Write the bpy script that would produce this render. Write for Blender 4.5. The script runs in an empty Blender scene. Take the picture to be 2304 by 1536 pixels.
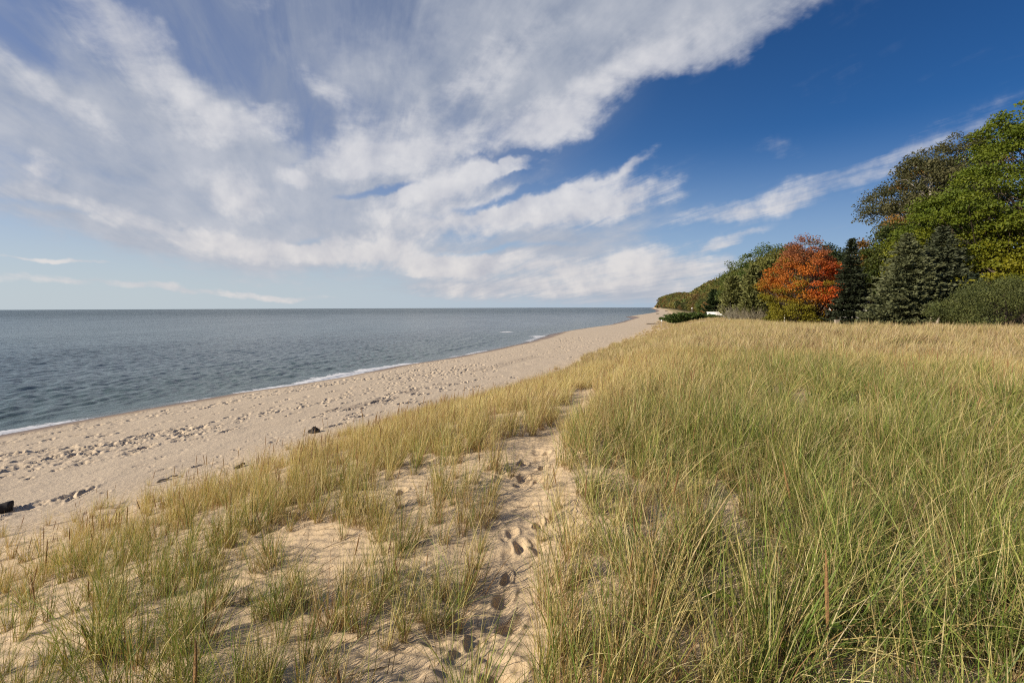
import bpy, math, random
import numpy as np
from mathutils import Matrix, Vector, Euler

sc = bpy.context.scene
COL = sc.collection
# ------------------------------------------------------------------ camera
EYE = 5.6                      # metres above the lake
F = 1152.0                     # focal length in photo pixels (18 mm on 36 mm)
PITCH, ROLL = math.radians(3.77), math.radians(-0.235)
cd = bpy.data.cameras.new('camera'); cam = bpy.data.objects.new('camera', cd); COL.objects.link(cam)
cd.sensor_width = 36; cd.lens = 18; cd.clip_start = 0.05; cd.clip_end = 60000
RM = Matrix.Rotation(math.pi/2 - PITCH, 3, 'X') @ Matrix.Rotation(ROLL, 3, 'Z')
cam.matrix_world = Matrix.Translation((0, 0, EYE)) @ RM.to_4x4()
sc.camera = cam
# ------------------------------------------------------------------ sun, view
SUN_EL, SUN_AZ = 25.0, -114.0           # azimuth from +Y (view direction), clockwise positive
se, sa = math.radians(SUN_EL), math.radians(SUN_AZ)
SUNV = Vector((math.sin(sa)*math.cos(se), math.cos(sa)*math.cos(se), math.sin(se)))
sd = bpy.data.lights.new('sun', 'SUN'); sun = bpy.data.objects.new('sun', sd); COL.objects.link(sun)
sd.energy = 4.6; sd.angle = math.radians(0.55); sd.color = (1.0, 0.87, 0.69)
sun.rotation_euler = (-SUNV).to_track_quat('-Z', 'Y').to_euler()
sc.view_settings.view_transform = 'Standard'; sc.view_settings.look = 'None'
sc.view_settings.exposure = 0.42; sc.view_settings.gamma = 1.0
sc.render.engine = 'CYCLES'
sc.cycles.max_bounces = 5; sc.cycles.diffuse_bounces = 2; sc.cycles.glossy_bounces = 2
sc.cycles.transmission_bounces = 2; sc.cycles.transparent_max_bounces = 4
sc.cycles.use_denoising = False; sc.cycles.filter_width = 1.15; sc.cycles.sample_clamp_indirect = 4.0
sc.cycles.caustics_reflective = False; sc.cycles.caustics_refractive = False

# ------------------------------------------------------------------ pixel helpers (a pixel of the photo -> a point of the place)
RN = np.array(RM)
def ray(px, py):
    v = RN @ np.array([(px-1152)/F, -(py-768)/F, -1.0]); return v/np.linalg.norm(v)
def pt(px, py, z):
    r = ray(px, py); k = (z-EYE)/r[2]; return r[0]*k, r[1]*k
def xat(px, D): r = ray(px, 700); return r[0]/r[1]*D
def zat(px, py, D): r = ray(px, py); return EYE + r[2]/r[1]*D

# ------------------------------------------------------------------ node helper
class NT:
    def __init__(s, nt): s.t = nt
    def n(s, typ, **kw):
        nd = s.t.nodes.new(typ)
        for k, v in kw.items():
            if k == 'ins':
                for i, x in v.items():
                    if isinstance(x, bpy.types.NodeSocket): s.t.links.new(x, nd.inputs[i])
                    else: nd.inputs[i].default_value = x
            else: setattr(nd, k, v)
        return nd
    def m(s, op, a, b=0.0, c=None, clamp=False):
        ins = {0: a, 1: b}
        if c is not None: ins[2] = c
        return s.n('ShaderNodeMath', operation=op, use_clamp=clamp, ins=ins).outputs[0]
    def vm(s, op, a, b=(0,0,0)):
        nd = s.n('ShaderNodeVectorMath', operation=op, ins={0: a, 1: b})
        return nd.outputs['Value'] if op in ('LENGTH', 'DOT_PRODUCT') else nd.outputs[0]
    def noise(s, vec, scale, detail=4, rough=0.5, dist=0.0, lac=2.0):
        return s.n('ShaderNodeTexNoise', ins={'Vector': vec, 'Scale': scale, 'Detail': detail, 'Roughness': rough, 'Distortion': dist, 'Lacunarity': lac}).outputs[0]
    def mr(s, v, a, b, c=0.0, d=1.0, smooth=True):
        return s.n('ShaderNodeMapRange', interpolation_type='SMOOTHSTEP' if smooth else 'LINEAR',
                   ins={'Value': v, 'From Min': a, 'From Max': b, 'To Min': c, 'To Max': d}).outputs[0]
    def mix(s, f, a, b, mode='MIX'):
        nd = s.n('ShaderNodeMix', data_type='RGBA', blend_type=mode)
        for i, x in ((0, f), (6, a), (7, b)):
            if isinstance(x, bpy.types.NodeSocket): s.t.links.new(x, nd.inputs[i])
            else: nd.inputs[i].default_value = x if (i == 0 or len(x) == 4) else (*x, 1)
        return nd.outputs[2]

# ------------------------------------------------------------------ world: Nishita sky and clouds
w = bpy.data.worlds.new('World'); sc.world = w; w.use_nodes = True
w.cycles.sampling_method = 'MANUAL'; w.cycles.sample_map_resolution = 512
W = NT(w.node_tree); w.node_tree.nodes.clear()
dirv = W.n('ShaderNodeTexCoord').outputs['Generated']
sky = W.n('ShaderNodeTexSky', sky_type='NISHITA', sun_disc=False, sun_elevation=se, sun_rotation=sa,
          air_density=1.0, dust_density=0.4, ozone_density=2.2, altitude=200)
sep = W.n('ShaderNodeSeparateXYZ', ins={0: dirv})
X, Y, Z = sep.outputs
zc = W.m('MAXIMUM', Z, 0.0)
den = W.m('ADD', zc, 0.09)
pl = W.n('ShaderNodeCombineXYZ', ins={0: W.m('DIVIDE', X, den), 1: W.m('DIVIDE', Y, den), 2: 0.0}).outputs[0]
# streak frame: bands run along azimuth -20 deg
plr = W.n('ShaderNodeMapping', vector_type='POINT', ins={0: pl, 'Rotation': (0, 0, math.radians(-20)), 'Scale': (1, 1, 1)}).outputs[0]
st = W.n('ShaderNodeMapping', vector_type='POINT', ins={0: plr, 'Scale': (1.0, 0.42, 1)}).outputs[0]
st2 = W.n('ShaderNodeMapping', vector_type='POINT', ins={0: plr, 'Scale': (1.0, 0.16, 1)}).outputs[0]
wob = W.n('ShaderNodeTexNoise', ins={'Vector': dirv, 'Scale': 5.0, 'Detail': 5.0, 'Roughness': 0.6}).outputs[1]
wv = W.vm('SUBTRACT', wob, (0.5, 0.5, 0.5))
wscale = W.m('MULTIPLY', W.mr(Z, 0.0, 0.5, 0.25, 1.0, False), 0.20)
dw = W.n('ShaderNodeVectorMath', operation='SCALE', ins={0: wv, 3: wscale}).outputs[0]
dirw = W.vm('ADD', dirv, dw)
def blob(cx, cy, L, m, ang, wt, soft=0.25):
    a = math.radians(ang); c = Vector(ray(cx, cy))
    e1 = Vector(ray(cx+math.cos(a)*L, cy-math.sin(a)*L)) - c
    e2 = Vector(ray(cx+math.sin(a)*m, cy+math.cos(a)*m)) - c
    l1, l2 = e1.length, e2.length
    x_ = (e1 - c*e1.dot(c)).normalized(); z_ = c; y_ = z_.cross(x_)
    rot = Matrix((x_, y_, z_)).transposed().to_euler()
    mp = W.n('ShaderNodeMapping', vector_type='TEXTURE', ins={0: dirw, 'Location': c, 'Rotation': rot, 'Scale': (l1, l2, 0.9)}).outputs[0]
    return W.mr(W.vm('LENGTH', mp), 1.25, soft, 0.0, wt)
BA = [  # soft grey sheets, and the blue gaps in them
 (300,330,560,260,-22,.95), (1150,110,740,215,20,.90), (1580,50,520,110,20,.62), (850,470,430,140,5,.85), (1180,600,440,72,4,.75), (1560,630,320,60,8,.65), (1250,660,420,30,0,.5), (1330,500,260,70,10,.55), (400,520,400,55,-8,.6),
 (70,85,170,65,-38,-.75), (540,170,330,70,-42,-.75), (690,270,170,60,10,-.5), (840,60,200,90,0,-.25), (850,432,130,14,8,-.9), (1140,446,190,15,14,-.9),
 (690,540,75,18,0,-.9), (1150,342,110,11,8,-.6), (640,375,60,20,30,-.45), (1090,567,260,9,5,-.6), (250,500,300,12,-8,-.4)]
BB = [  # sunlit cloud: curtains, puffs and wisps
 (330,120,290,95,-50,.85), (120,215,260,50,-38,.6), (550,290,150,50,8,.75), (840,368,200,60,5,1.0), (1010,412,220,38,18,.95), (1120,372,85,26,14,.95),
 (660,408,60,28,-15,.85), (520,440,120,60,-10,.8), (560,548,250,36,-6,.85), (1170,470,320,60,12,.9), (800,565,170,46,-8,.85), (100,400,60,50,-60,.75), (250,480,300,26,-8,.5),
 (1050,602,190,34,2,.8), (1330,595,260,36,12,.7), (930,250,260,90,28,.6), (1110,300,240,60,14,.8), (1340,230,260,66,24,.7), (1680,85,300,60,24,.6), (1480,130,240,60,26,.5), (850,432,130,13,8,-.7), (1140,448,180,14,14,-.7), (690,537,62,18,0,-.8), (1150,342,110,10,8,-.5), (720,200,70,36,-35,.6), (1150,140,300,70,25,.45), (640,30,160,50,-10,.4),
 (1400,470,170,34,14,.5), (1840,415,440,50,19,.34), (1860,425,240,16,18,.18), (1640,470,260,26,14,.3), (2140,290,330,50,23,.33), (1650,531,120,15,17,.45), (330,641,440,12,-4,.62), (110,585,190,6,-3,.6), (1440,378,70,20,30,.36), (1350,405,140,12,10,.30), (1740,320,110,30,8,.14), (1180,375,60,10,10,.4), (1250,650,420,26,2,.55), (1500,602,240,34,10,.55), (1080,590,200,40,4,.4), (1280,480,260,50,12,.4), (960,470,200,60,10,.35)]
def total(L, soft):
    c = None
    for b in L:
        v = blob(*b, soft=(0.0 if b[5] < 0 else soft)); c = v if c is None else W.m('ADD', c, v)
    return c
covA = W.m('MINIMUM', total(BA, 0.35), 1.0); covB = W.m('MINIMUM', total(BB, 0.15), 1.05)
n1 = W.noise(st, 2.0, 6, 0.55, 0.35)            # drawn-out bands
n2 = W.noise(st2, 7.5, 7, 0.62, 0.5)            # fibres
n3 = W.noise(dirv, 7.0, 9, 0.60, 0.15)          # puffs
n4 = W.noise(plr, 3.6, 7, 0.62, 0.3)            # broken flakes overhead
h1, h2, h3, h4 = [W.m('SUBTRACT', q_, 0.5) for q_ in (n1, n2, n3, n4)]
zl = W.mr(Z, 0.12, 0.42)
def lin(*tw):
    c = None
    for t_, w_ in tw:
        v = W.m('MULTIPLY', t_, w_); c = v if c is None else W.m('ADD', c, v)
    return c
dA = W.m('ADD', covA, lin((h1, 0.75), (h2, 0.38), (h3, 0.75), (h4, 0.45)))
densA = W.mr(dA, 0.10, 1.05)
gate = W.mr(covB, 0.0, 0.25, 0.15, 1.0)
dB = W.m('ADD', covB, W.m('MULTIPLY', gate, lin((h1, 0.6), (h2, 0.75), (h3, W.m('MULTIPLY_ADD', zl, -1.2, 2.3)), (h4, W.m('MULTIPLY_ADD', zl, 1.5, 0.2)))))
densB = W.mr(dB, 0.10, W.m('MULTIPLY_ADD', zl, 0.35, 0.90))
shift = W.vm('ADD', dirv, (-0.024, -0.006, 0.014))
rel = W.m('SUBTRACT', W.noise(dirv, 7.0, 5, 0.55, 0.15), W.noise(shift, 7.0, 5, 0.55, 0.15))
big = W.noise(dirv, 2.3, 3, 0.5)
shB = W.m('ADD', lin((rel, W.m('MULTIPLY_ADD', zl, -1.6, 2.6)), (h3, 0.6), (h1, 0.5)), 0.66, clamp=True)
shA = W.m('ADD', lin((h1, 1.0), (h2, 0.45), (h3, 1.0), (W.m('SUBTRACT', big, 0.5), 0.9), (rel, 0.8)), 0.42, clamp=True)
cA = W.mix(shA, (2.45, 2.80, 3.50), (4.6, 4.7, 5.05))
cB = W.mix(shB, (3.15, 3.35, 4.05), (5.75, 5.70, 5.80))
low = W.mr(Z, 0.0, 0.26, 0.75, 0.0)
cA = W.mix(low, cA, W.mix(shA, (3.3, 3.5, 4.05), (4.6, 4.6, 4.8))); cB = W.mix(low, cB, W.mix(shB, (3.5, 3.55, 4.0), (5.6, 5.3, 5.1)))
base = W.mix(1.0, sky.outputs[0], (0.62, 0.65, 0.84), 'MULTIPLY')
side = W.mr(W.vm('DOT_PRODUCT', dirv, tuple(Vector((0.72, 0.45, 0.55)).normalized())), 0.3, 1.0, 1.0, 0.40)
base = W.mix(1.0, base, W.n('ShaderNodeCombineColor', ins={0: W.m('MULTIPLY', side, side), 1: side, 2: W.m('POWER', side, 0.65)}).outputs[0], 'MULTIPLY')
hz = W.mr(Z, -0.04, 0.30, 0.92, 0.0)
base = W.mix(hz, base, W.mix(W.mr(X, -0.7, 0.6), (3.95, 4.55, 4.95), (3.0, 3.8, 4.9)))
veil = W.m('MULTIPLY', W.mr(W.vm('DOT_PRODUCT', dirv, tuple(Vector((-0.30, 0.72, 0.50)).normalized())), 0.80, 0.97), W.mr(lin((n2, 0.5), (n1, 0.5)), 0.38, 0.62, 0.35, 0.80))
veil = W.m('MULTIPLY', veil, W.mr(Z, 0.14, 0.34))
base = W.mix(veil, base, (2.15, 2.5, 3.3))
final = W.mix(W.m('MULTIPLY', densA, 0.90), base, cA)
final = W.mix(W.m('MULTIPLY', densB, 0.90), final, cB)
bg = W.n('ShaderNodeBackground', ins={0: final, 1: 0.10})
wo = W.n('ShaderNodeOutputWorld', ins={0: bg.outputs[0]})

# ------------------------------------------------------------------ numpy noise
_rs = np.random.RandomState(7); TAB = _rs.rand(256, 256)
def vnoise(x, y, s=0):
    x = np.asarray(x, float)+s*17.3; y = np.asarray(y, float)+s*31.7
    xi = np.floor(x).astype(int); yi = np.floor(y).astype(int); fx = x-xi; fy = y-yi
    fx = fx*fx*(3-2*fx); fy = fy*fy*(3-2*fy); a = xi & 255; b = yi & 255; a1 = (xi+1) & 255; b1 = (yi+1) & 255
    return (TAB[a, b]*(1-fx)+TAB[a1, b]*fx)*(1-fy)+(TAB[a, b1]*(1-fx)+TAB[a1, b1]*fx)*fy
def fbm(x, y, o=4, s=0, g=0.5):
    t = 0; a = 1; n = 0
    for i in range(o):
        t = t + a*(vnoise(x*2**i, y*2**i, s+i)-0.5); n += a; a *= g
    return t/n*2
def sst(a, b, v):
    t = np.clip((v-a)/(b-a), 0, 1); return t*t*(3-2*t)

# ------------------------------------------------------------------ mesh helpers
def mesh_obj(name, verts, faces, mat, parent=None, col=None, attrs=None, smooth=False, link=True):
    verts = np.asarray(verts, np.float32).reshape(-1, 3); faces = np.asarray(faces, np.int32)
    me = bpy.data.meshes.new(name); k = faces.shape[1]
    me.vertices.add(len(verts)); me.vertices.foreach_set('co', verts.ravel())
    me.loops.add(faces.size); me.loops.foreach_set('vertex_index', faces.ravel())
    me.polygons.add(len(faces)); me.polygons.foreach_set('loop_start', np.arange(0, faces.size, k, dtype=np.int32))
    me.polygons.foreach_set('use_smooth', np.full(len(faces), smooth))
    me.update(calc_edges=True)
    if col is not None:
        a = me.color_attributes.new('Col', 'FLOAT_COLOR', 'POINT'); c = np.ones((len(verts), 4), np.float32); c[:, :3] = col
        a.data.foreach_set('color', c.ravel())
    for k_, v in (attrs or {}).items():
        a = me.attributes.new(k_, 'FLOAT', 'POINT'); a.data.foreach_set('value', np.asarray(v, np.float32))
    if mat: me.materials.append(mat)
    o = bpy.data.objects.new(name, me)
    if link: COL.objects.link(o)
    if parent: o.parent = parent
    return o
def tag(o, label=None, cat=None, group=None, kind=None):
    if label: o['label'] = label
    if cat: o['category'] = cat
    if group: o['group'] = group
    if kind: o['kind'] = kind
    return o
def empty(name, loc, label, cat, group=None, rz=0.0):
    o = bpy.data.objects.new(name, None); COL.objects.link(o); o.location = loc; o.rotation_euler.z = rz
    o.empty_display_size = 0.3
    return tag(o, label, cat, group)
def copy_thing(root, loc, rz, scale, label, group):
    r = root.copy(); COL.objects.link(r); r.location = loc; r.rotation_euler = (0, 0, rz); r.scale = scale
    r['label'] = label; r['group'] = group
    for ch in list(root.children):
        c = ch.copy(); COL.objects.link(c); c.parent = r
    return r
def tube(path, radii, sides=6):
    path = np.asarray(path, float); n = len(path); V = []; Fc = []
    for i in range(n):
        d = path[min(i+1, n-1)]-path[max(i-1, 0)]; d = d/(np.linalg.norm(d)+1e-9)
        a = np.cross(d, [0, 0, 1.0] if abs(d[2]) < 0.9 else [1.0, 0, 0]); a /= np.linalg.norm(a)+1e-9; b = np.cross(d, a)
        for k in range(sides):
            t = 2*math.pi*k/sides; V.append(path[i]+radii[i]*(a*math.cos(t)+b*math.sin(t)))
    for i in range(n-1):
        for k in range(sides):
            k2 = (k+1) % sides; Fc.append((i*sides+k, i*sides+k2, (i+1)*sides+k2, (i+1)*sides+k))
    return np.array(V), np.array(Fc)
class Soup:
    def __init__(s): s.v = []; s.f = []; s.c = []; s.n = 0
    def add(s, v, f, c=None):
        s.v.append(v); s.f.append(f+s.n); s.n += len(v)
        if c is not None: s.c.append(np.broadcast_to(np.asarray(c, float), (len(v), 3)))
    def obj(s, name, mat, parent=None, smooth=False, link=True):
        return mesh_obj(name, np.vstack(s.v), np.vstack(s.f), mat, parent, np.vstack(s.c) if s.c else None, smooth=smooth, link=link)
def box(x0, x1, y0, y1, z0, z1):
    v = np.array([(x, y, z) for z in (z0, z1) for y in (y0, y1) for x in (x0, x1)], float)
    return v, np.array([(0,2,3,1),(4,5,7,6),(0,1,5,4),(2,6,7,3),(0,4,6,2),(1,3,7,5)])

# ------------------------------------------------------------------ materials
def mat(name):
    m = bpy.data.materials.new(name); m.use_nodes = True; m.node_tree.nodes.clear()
    return m, NT(m.node_tree)
def out(T, sh, disp=None):
    T.n('ShaderNodeOutputMaterial', ins={0: sh})
def simple(name, col, rough=0.8, bump=0.0, scale=20, var=0.25):
    m, T = mat(name)
    co = T.n('ShaderNodeTexCoord').outputs['Object']
    nz = T.noise(co, scale, 6, 0.6)
    c = T.mix(nz, tuple(x*(1-var) for x in col), tuple(min(1, x*(1+var)) for x in col))
    p = T.n('ShaderNodeBsdfPrincipled', ins={'Base Color': c, 'Roughness': rough})
    if bump:
        b = T.n('ShaderNodeBump', ins={'Strength': bump, 'Distance': 0.02, 'Height': nz}); T.t.links.new(b.outputs[0], p.inputs['Normal'])
    out(T, p.outputs[0]); return m
def leafmat(name, trans=0.3, rough=0.55, hv=0.0, rnd=0.0, spec=0.25):
    m, T = mat(name)
    c = T.n('ShaderNodeAttribute', attribute_name='Col').outputs['Color']
    if rnd:
        r = T.n('ShaderNodeObjectInfo').outputs['Random']
        c = T.n('ShaderNodeHueSaturation', ins={'Hue': T.m('MULTIPLY_ADD', r, hv, 0.5-hv/2), 'Saturation': 1.0, 'Value': T.m('MULTIPLY_ADD', r, rnd, 1-rnd/2), 'Color': c}).outputs[0]
    p = T.n('ShaderNodeBsdfPrincipled', ins={'Base Color': c, 'Roughness': rough, 'Specular IOR Level': spec})
    t = T.n('ShaderNodeBsdfTranslucent', ins={0: T.mix(1.0, c, (1.15, 1.1, 0.7), 'MULTIPLY')})
    x = T.n('ShaderNodeMixShader', ins={0: trans, 1: p.outputs[0], 2: t.outputs[0]})
    out(T, x.outputs[0]); return m
M_LEAF = leafmat('foliage', 0.28)
M_NEEDLE = leafmat('needles', 0.10, 0.6)
M_GRASS = leafmat('grass_blades', 0.30, 0.5, 0.03, 0.30, 0.35)
M_BARK = simple('bark', (0.10, 0.075, 0.055), 0.9, 0.6, 8)
M_BIRCH = simple('birch_bark', (0.50, 0.46, 0.40), 0.8, 0.3, 6, 0.35)
M_WHITE = simple('white_paint', (0.80, 0.80, 0.78), 0.5, 0.05, 6, 0.05)
M_DARKWOOD = simple('dark_wet_wood', (0.030, 0.024, 0.020), 0.85, 0.8, 12, 0.5)
M_DRIFT = simple('bleached_wood', (0.33, 0.28, 0.22), 0.9, 0.6, 14, 0.35)
M_GLASS = simple('window_glass', (0.03, 0.04, 0.05), 0.08, 0, 5, 0.1)
M_ROOF = simple('roof_shingle', (0.10, 0.09, 0.085), 0.9, 0.4, 10, 0.3)

# ------------------------------------------------------------------ the lie of the land
_s = [pt(px, py, 0.0) for px, py in [(0,985),(240,941),(420,908),(560,889),(700,866),(830,838),(940,822),(1040,803),(1100,791),(1170,775),
      (1215,762),(1240,752),(1290,744),(1360,735),(1400,724),(1424,717),(1408,713),(1440,708.5),(1470,704),(1478,700.5),(1474,697)]]
_s = [( -22.6-0.30*(60+24), -60)] + [(x, y) for x, y in _s] + [(556, 2050), (600, 2250), (800, 2700), (1900, 6000)]
SY = np.array([p[1] for p in _s]); SX = np.array([p[0] for p in _s])
_t = [pt(px, py, 1.35) for px, py in [(0,1205),(200,1150),(400,1085),(560,1040),(660,1000),(800,962),(940,928),(1080,888),(1200,857),(1290,822),(1380,780),(1440,750),(1470,733),(1486,721),(1508,712)]]
_t = [(_t[0][0]-0.30*(_t[0][1]+60), -60)] + _t
TY = np.array([p[1] for p in _t]+[500, 1000, 2050, 2250, 2700, 6000]); TX = np.array([p[0] for p in _t]+[500*.262+20, 1000*.262+34, 570, 613, 815, 1920])
def xshore(y): return np.interp(y, SY, SX) + 0.35*fbm(np.asarray(y)*0.12, 0*np.asarray(y)+3, 3, 5)
def xtoe(y): return np.interp(y, TY, TX)
CO = 0.955
PATH = [pt(px, py, z) for px, py, z in [(1120,1600,3.75),(1135,1450,3.75),(1150,1370,3.7),(1125,1300,3.7),(1165,1200,3.65),(1185,1110,3.6),(1215,1040,3.55),(1270,950,3.5),(1330,885,3.5),(1400,820,3.5)]]
def dpath(x, y):
    d = np.full(np.shape(x), 1e9)
    for (x0, y0), (x1, y1) in zip(PATH[:-1], PATH[1:]):
        vx, vy = x1-x0, y1-y0; t = np.clip(((x-x0)*vx+(y-y0)*vy)/(vx*vx+vy*vy), 0, 1)
        d = np.minimum(d, np.hypot(x-x0-t*vx, y-y0-t*vy))
    return d
def ground0(x, y):
    xs = xshore(y); xt = xtoe(y)
    wdt = np.maximum(xt-xs, 2.0); t = (x-xs)/wdt; d = (x-xs)*CO
    sea = np.maximum(d*0.075, -3.5-0*d)
    beach = 1.35*(0.34*sst(0, 0.16, t)*1.0 + 0.66*np.clip(t, 0, 1)**0.85)
    s = (x-xt)*CO
    far = sst(70, 120, y)
    P = 2.45*(1-far) + 1.0*far
    dune = P*sst(-1.0, 11.5, s)
    bl = sst(130, 290, y); hd = sst(1500, 1900, y)
    bluff = bl*(24*sst(14-10*hd, 62-32*hd, s) + 10*sst(60-30*hd, 200-120*hd, s) + 12*hd*sst(4, 40, s)) * (1+0.12*(1-hd)*np.sin(y*0.011)) + (1-bl)*2.0*sst(40, 90, s)
    z = np.where(t < 0, sea, beach + dune + bluff)
    on = sst(0.0, 6.0, s)
    z = z + on*(1-sst(250, 400, y))*(0.20*fbm(x*0.16, y*0.16, 3, 2) + 0.07*fbm(x*0.7, y*0.7, 3, 9))
    z = z + 0.34*np.exp(-((y-25)/6.0)**2)*sst(8, 16, x)*on
    return z - 0.10*on*np.exp(-(dpath(x, y)/0.45)**2)*(y < 60)
ZC = float(ground0(np.array([0.0]), np.array([0.0]))[0])

# fan-shaped sheet whose rows and columns get denser towards where one stands
def fan(front0, front1, dth, coarse, radii):
    th = np.concatenate([np.arange(front0, front1, dth), np.arange(front1, front0+360, coarse)])
    t = np.radians(th); R, T = np.meshgrid(radii, t, indexing='ij')
    return th, t, R*np.sin(T), R*np.cos(T), R
rad = [0.9]
while rad[-1] < 72: rad.append(rad[-1]*1.0042)
while rad[-1] < 7000: rad.append(rad[-1]*1.022)
rad = np.array(rad)
th, tr, GX, GY, GR = fan(-52, 52, 0.08, 2.4, rad)
nr, nt_ = GX.shape
GZ = ground0(GX, GY)
gxs = xshore(GY); gxt = xtoe(GY); gt = (GX-gxs)/np.maximum(gxt-gxs, 2); gd = (GX-gxs)*CO; gs = (GX-gxt)*CO
dry = sst(3.0, 5.0, gd); near = GR < 90
GZ += np.where(near, dry*(1-sst(-1.5, 1.5, gs))*(0.026*fbm(GX*1.1, GY*0.5, 4, 21) + 0.016*np.minimum(0, fbm(GX*2.8-GY*.8, GY*0.9, 3, 33)-0.15)), 0)
GZ += np.where(near & (GR < 25), sst(-1, 1, gs)*(0.035*fbm(GX*2.2, GY*2.2, 4, 41) + 0.010*fbm(GX*9, GY*9, 3, 43)), 0)
# footprints and scuffs pressed into the sand
rg = np.random.RandomState(11)
def dent(cx, cy, a, b, ang, depth, rim=0.35):
    r = math.hypot(cx, cy); t = math.degrees(math.atan2(cx, cy)); R = max(a, b)*2.0
    i0, i1 = np.searchsorted(rad, [r-R, r+R]); dt = math.degrees(R/r)
    j0, j1 = np.searchsorted(th, [t-dt, t+dt])
    if i1 <= i0 or j1 <= j0 or t < -52 or t > 52: return
    x = GX[i0:i1, j0:j1]-cx; y = GY[i0:i1, j0:j1]-cy; c, s_ = math.cos(ang), math.sin(ang)
    u = (x*c+y*s_)/a; v = (-x*s_+y*c)/b; q = np.sqrt(u*u+v*v)+0.55*(vnoise(GX[i0:i1, j0:j1]*9, GY[i0:i1, j0:j1]*9, 88)-0.5)
    GZ[i0:i1, j0:j1] += -depth*(1-sst(0.45, 1.0, q)) + depth*rim*np.exp(-((q-1.18)/0.22)**2)
n_d = 0
for k in range(20):                                   # walkers' trails along the beach
    f = rg.uniform(0.18, 0.80); y = rg.uniform(4, 14); y1 = y+rg.uniform(18, 75); ph = rg.uniform(0, 6); i = 0
    while y < y1:
        xx = float(xshore(np.array([y]))[0]); xt_ = float(xtoe(np.array([y]))[0])
        ff = f+0.05*math.sin(y*0.11+ph)
        cx = xx+(xt_-xx)*ff + (0.12 if i % 2 else -0.12)+rg.normal(0, 0.06); sz = rg.uniform(0.7, 1.3)
        if cx-xx > 3.7 and rg.rand() < 0.75: dent(cx, y+rg.normal(0, 0.10), 0.09*sz, 0.22*sz, -0.28+rg.normal(0, 0.25), rg.uniform(0.03, 0.085))
        y += rg.uniform(0.55, 0.85); i += 1
for k in range(3400):                                # scattered scuffs, thicker low on the beach
    y = 5+75*rg.rand()**1.9; xx = float(xshore(np.array([y]))[0]); xt_ = float(xtoe(np.array([y]))[0]); f = rg.beta(1.5, 2.2)
    if vnoise(y*0.22, f*4, 77) < 0.42: continue
    cx = xx+3.8+(xt_-xx-3.5)*f; sz = rg.uniform(0.5, 1.5)
    dent(cx, y, rg.uniform(0.05, 0.12)*sz, rg.uniform(0.14, 0.42)*sz, -0.30+rg.normal(0, 0.22), rg.uniform(0.03, 0.10)*min(sz, 1.1))
for px, py, z, a, b in [(1128,1308,3.66,.095,.15),(1150,1368,3.68,.11,.16),(1170,1228,3.6,.085,.14),(1220,1084,3.5,.09,.13),(1176,1072,3.5,.09,.12),
        (1175,1104,3.5,.10,.13),(1216,1116,3.5,.11,.13),(906,1140,3.4,.10,.16),(1120,1088,3.5,.07,.1),(1128,1490,3.72,.15,.26),(1250,972,3.4,.1,.16),
        (1243,990,3.4,.1,.15),(1232,1058,3.45,.08,.12),(1140,1272,3.65,.05,.11),(1300,1520,3.7,.06,.1),(1210,1190,3.6,.06,.1)]:
    x, y = pt(px, py, z); dent(x, y, a*.75, b*.8, rg.uniform(-0.4, 0.1), 0.052, 0.25)
for k in range(60):                                 # blurred, overlapping older prints along the trail
    i = rg.randint(len(PATH)-1); f = rg.rand(); x = PATH[i][0]*(1-f)+PATH[i+1][0]*f+rg.normal(0, .22); y = PATH[i][1]*(1-f)+PATH[i+1][1]*f
    dent(x, y, rg.uniform(.05, .11), rg.uniform(.08, .19), rg.uniform(-1.0, .5), rg.uniform(.005, .017), rg.uniform(.2, .5))
for k in range(700):                                 # scuffs and hollows all over the open dune
    r_ = math.sqrt(rg.uniform(2, 400)); t_ = math.radians(rg.uniform(-50, 30)); dent(r_*math.sin(t_), r_*math.cos(t_), rg.uniform(.04, .13), rg.uniform(.06, .22), rg.uniform(-3, 3), rg.uniform(.005, .022), rg.uniform(.1, .5))
rip_ = sst(0.45, 0.62, vnoise(GX*.5, GY*.5, 44))*(GR < 14)*sst(0, 2, gs)
GZ += rip_*0.006*np.sin((GX*.35+GY*.94)*2*math.pi/.11+5*fbm(GX*1.5, GY*1.5, 3, 45))
V = np.stack([GX, GY, GZ], -1).reshape(-1, 3)
idx = np.arange(nr*nt_).reshape(nr, nt_); nx = np.roll(idx, -1, axis=1)
Fq = np.stack([idx[:-1], nx[:-1], nx[1:], idx[1:]], -1).reshape(-1, 4)[:, ::-1]
wet = 1-sst(2.4, 4.0, gd+0.8*fbm(GY*0.25, GX*0, 3, 8))
wet = np.where(gd < 0, 1.0, wet)
forest = sst(8, 17, gs+4*fbm(GX*0.05, GY*0.05, 3, 4))*sst(75, 115, GY)
forest = np.where(GY > 1700, np.maximum(forest, sst(2, 6, gs)*(1-((GY > 2020) & (GY < 2330) & (gs < 30)))), forest)
forest = np.maximum(forest, sst(28, 34, gs)*(GY > 10)*sst(30, 40, GY))
turf = sst(2, 6, gs)*sst(60, 90, GY)*(1-sst(1500, 1700, GY))
scar = ((np.abs(GY-2330) < 60) & (gs > 4)).astype(float)*0
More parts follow.
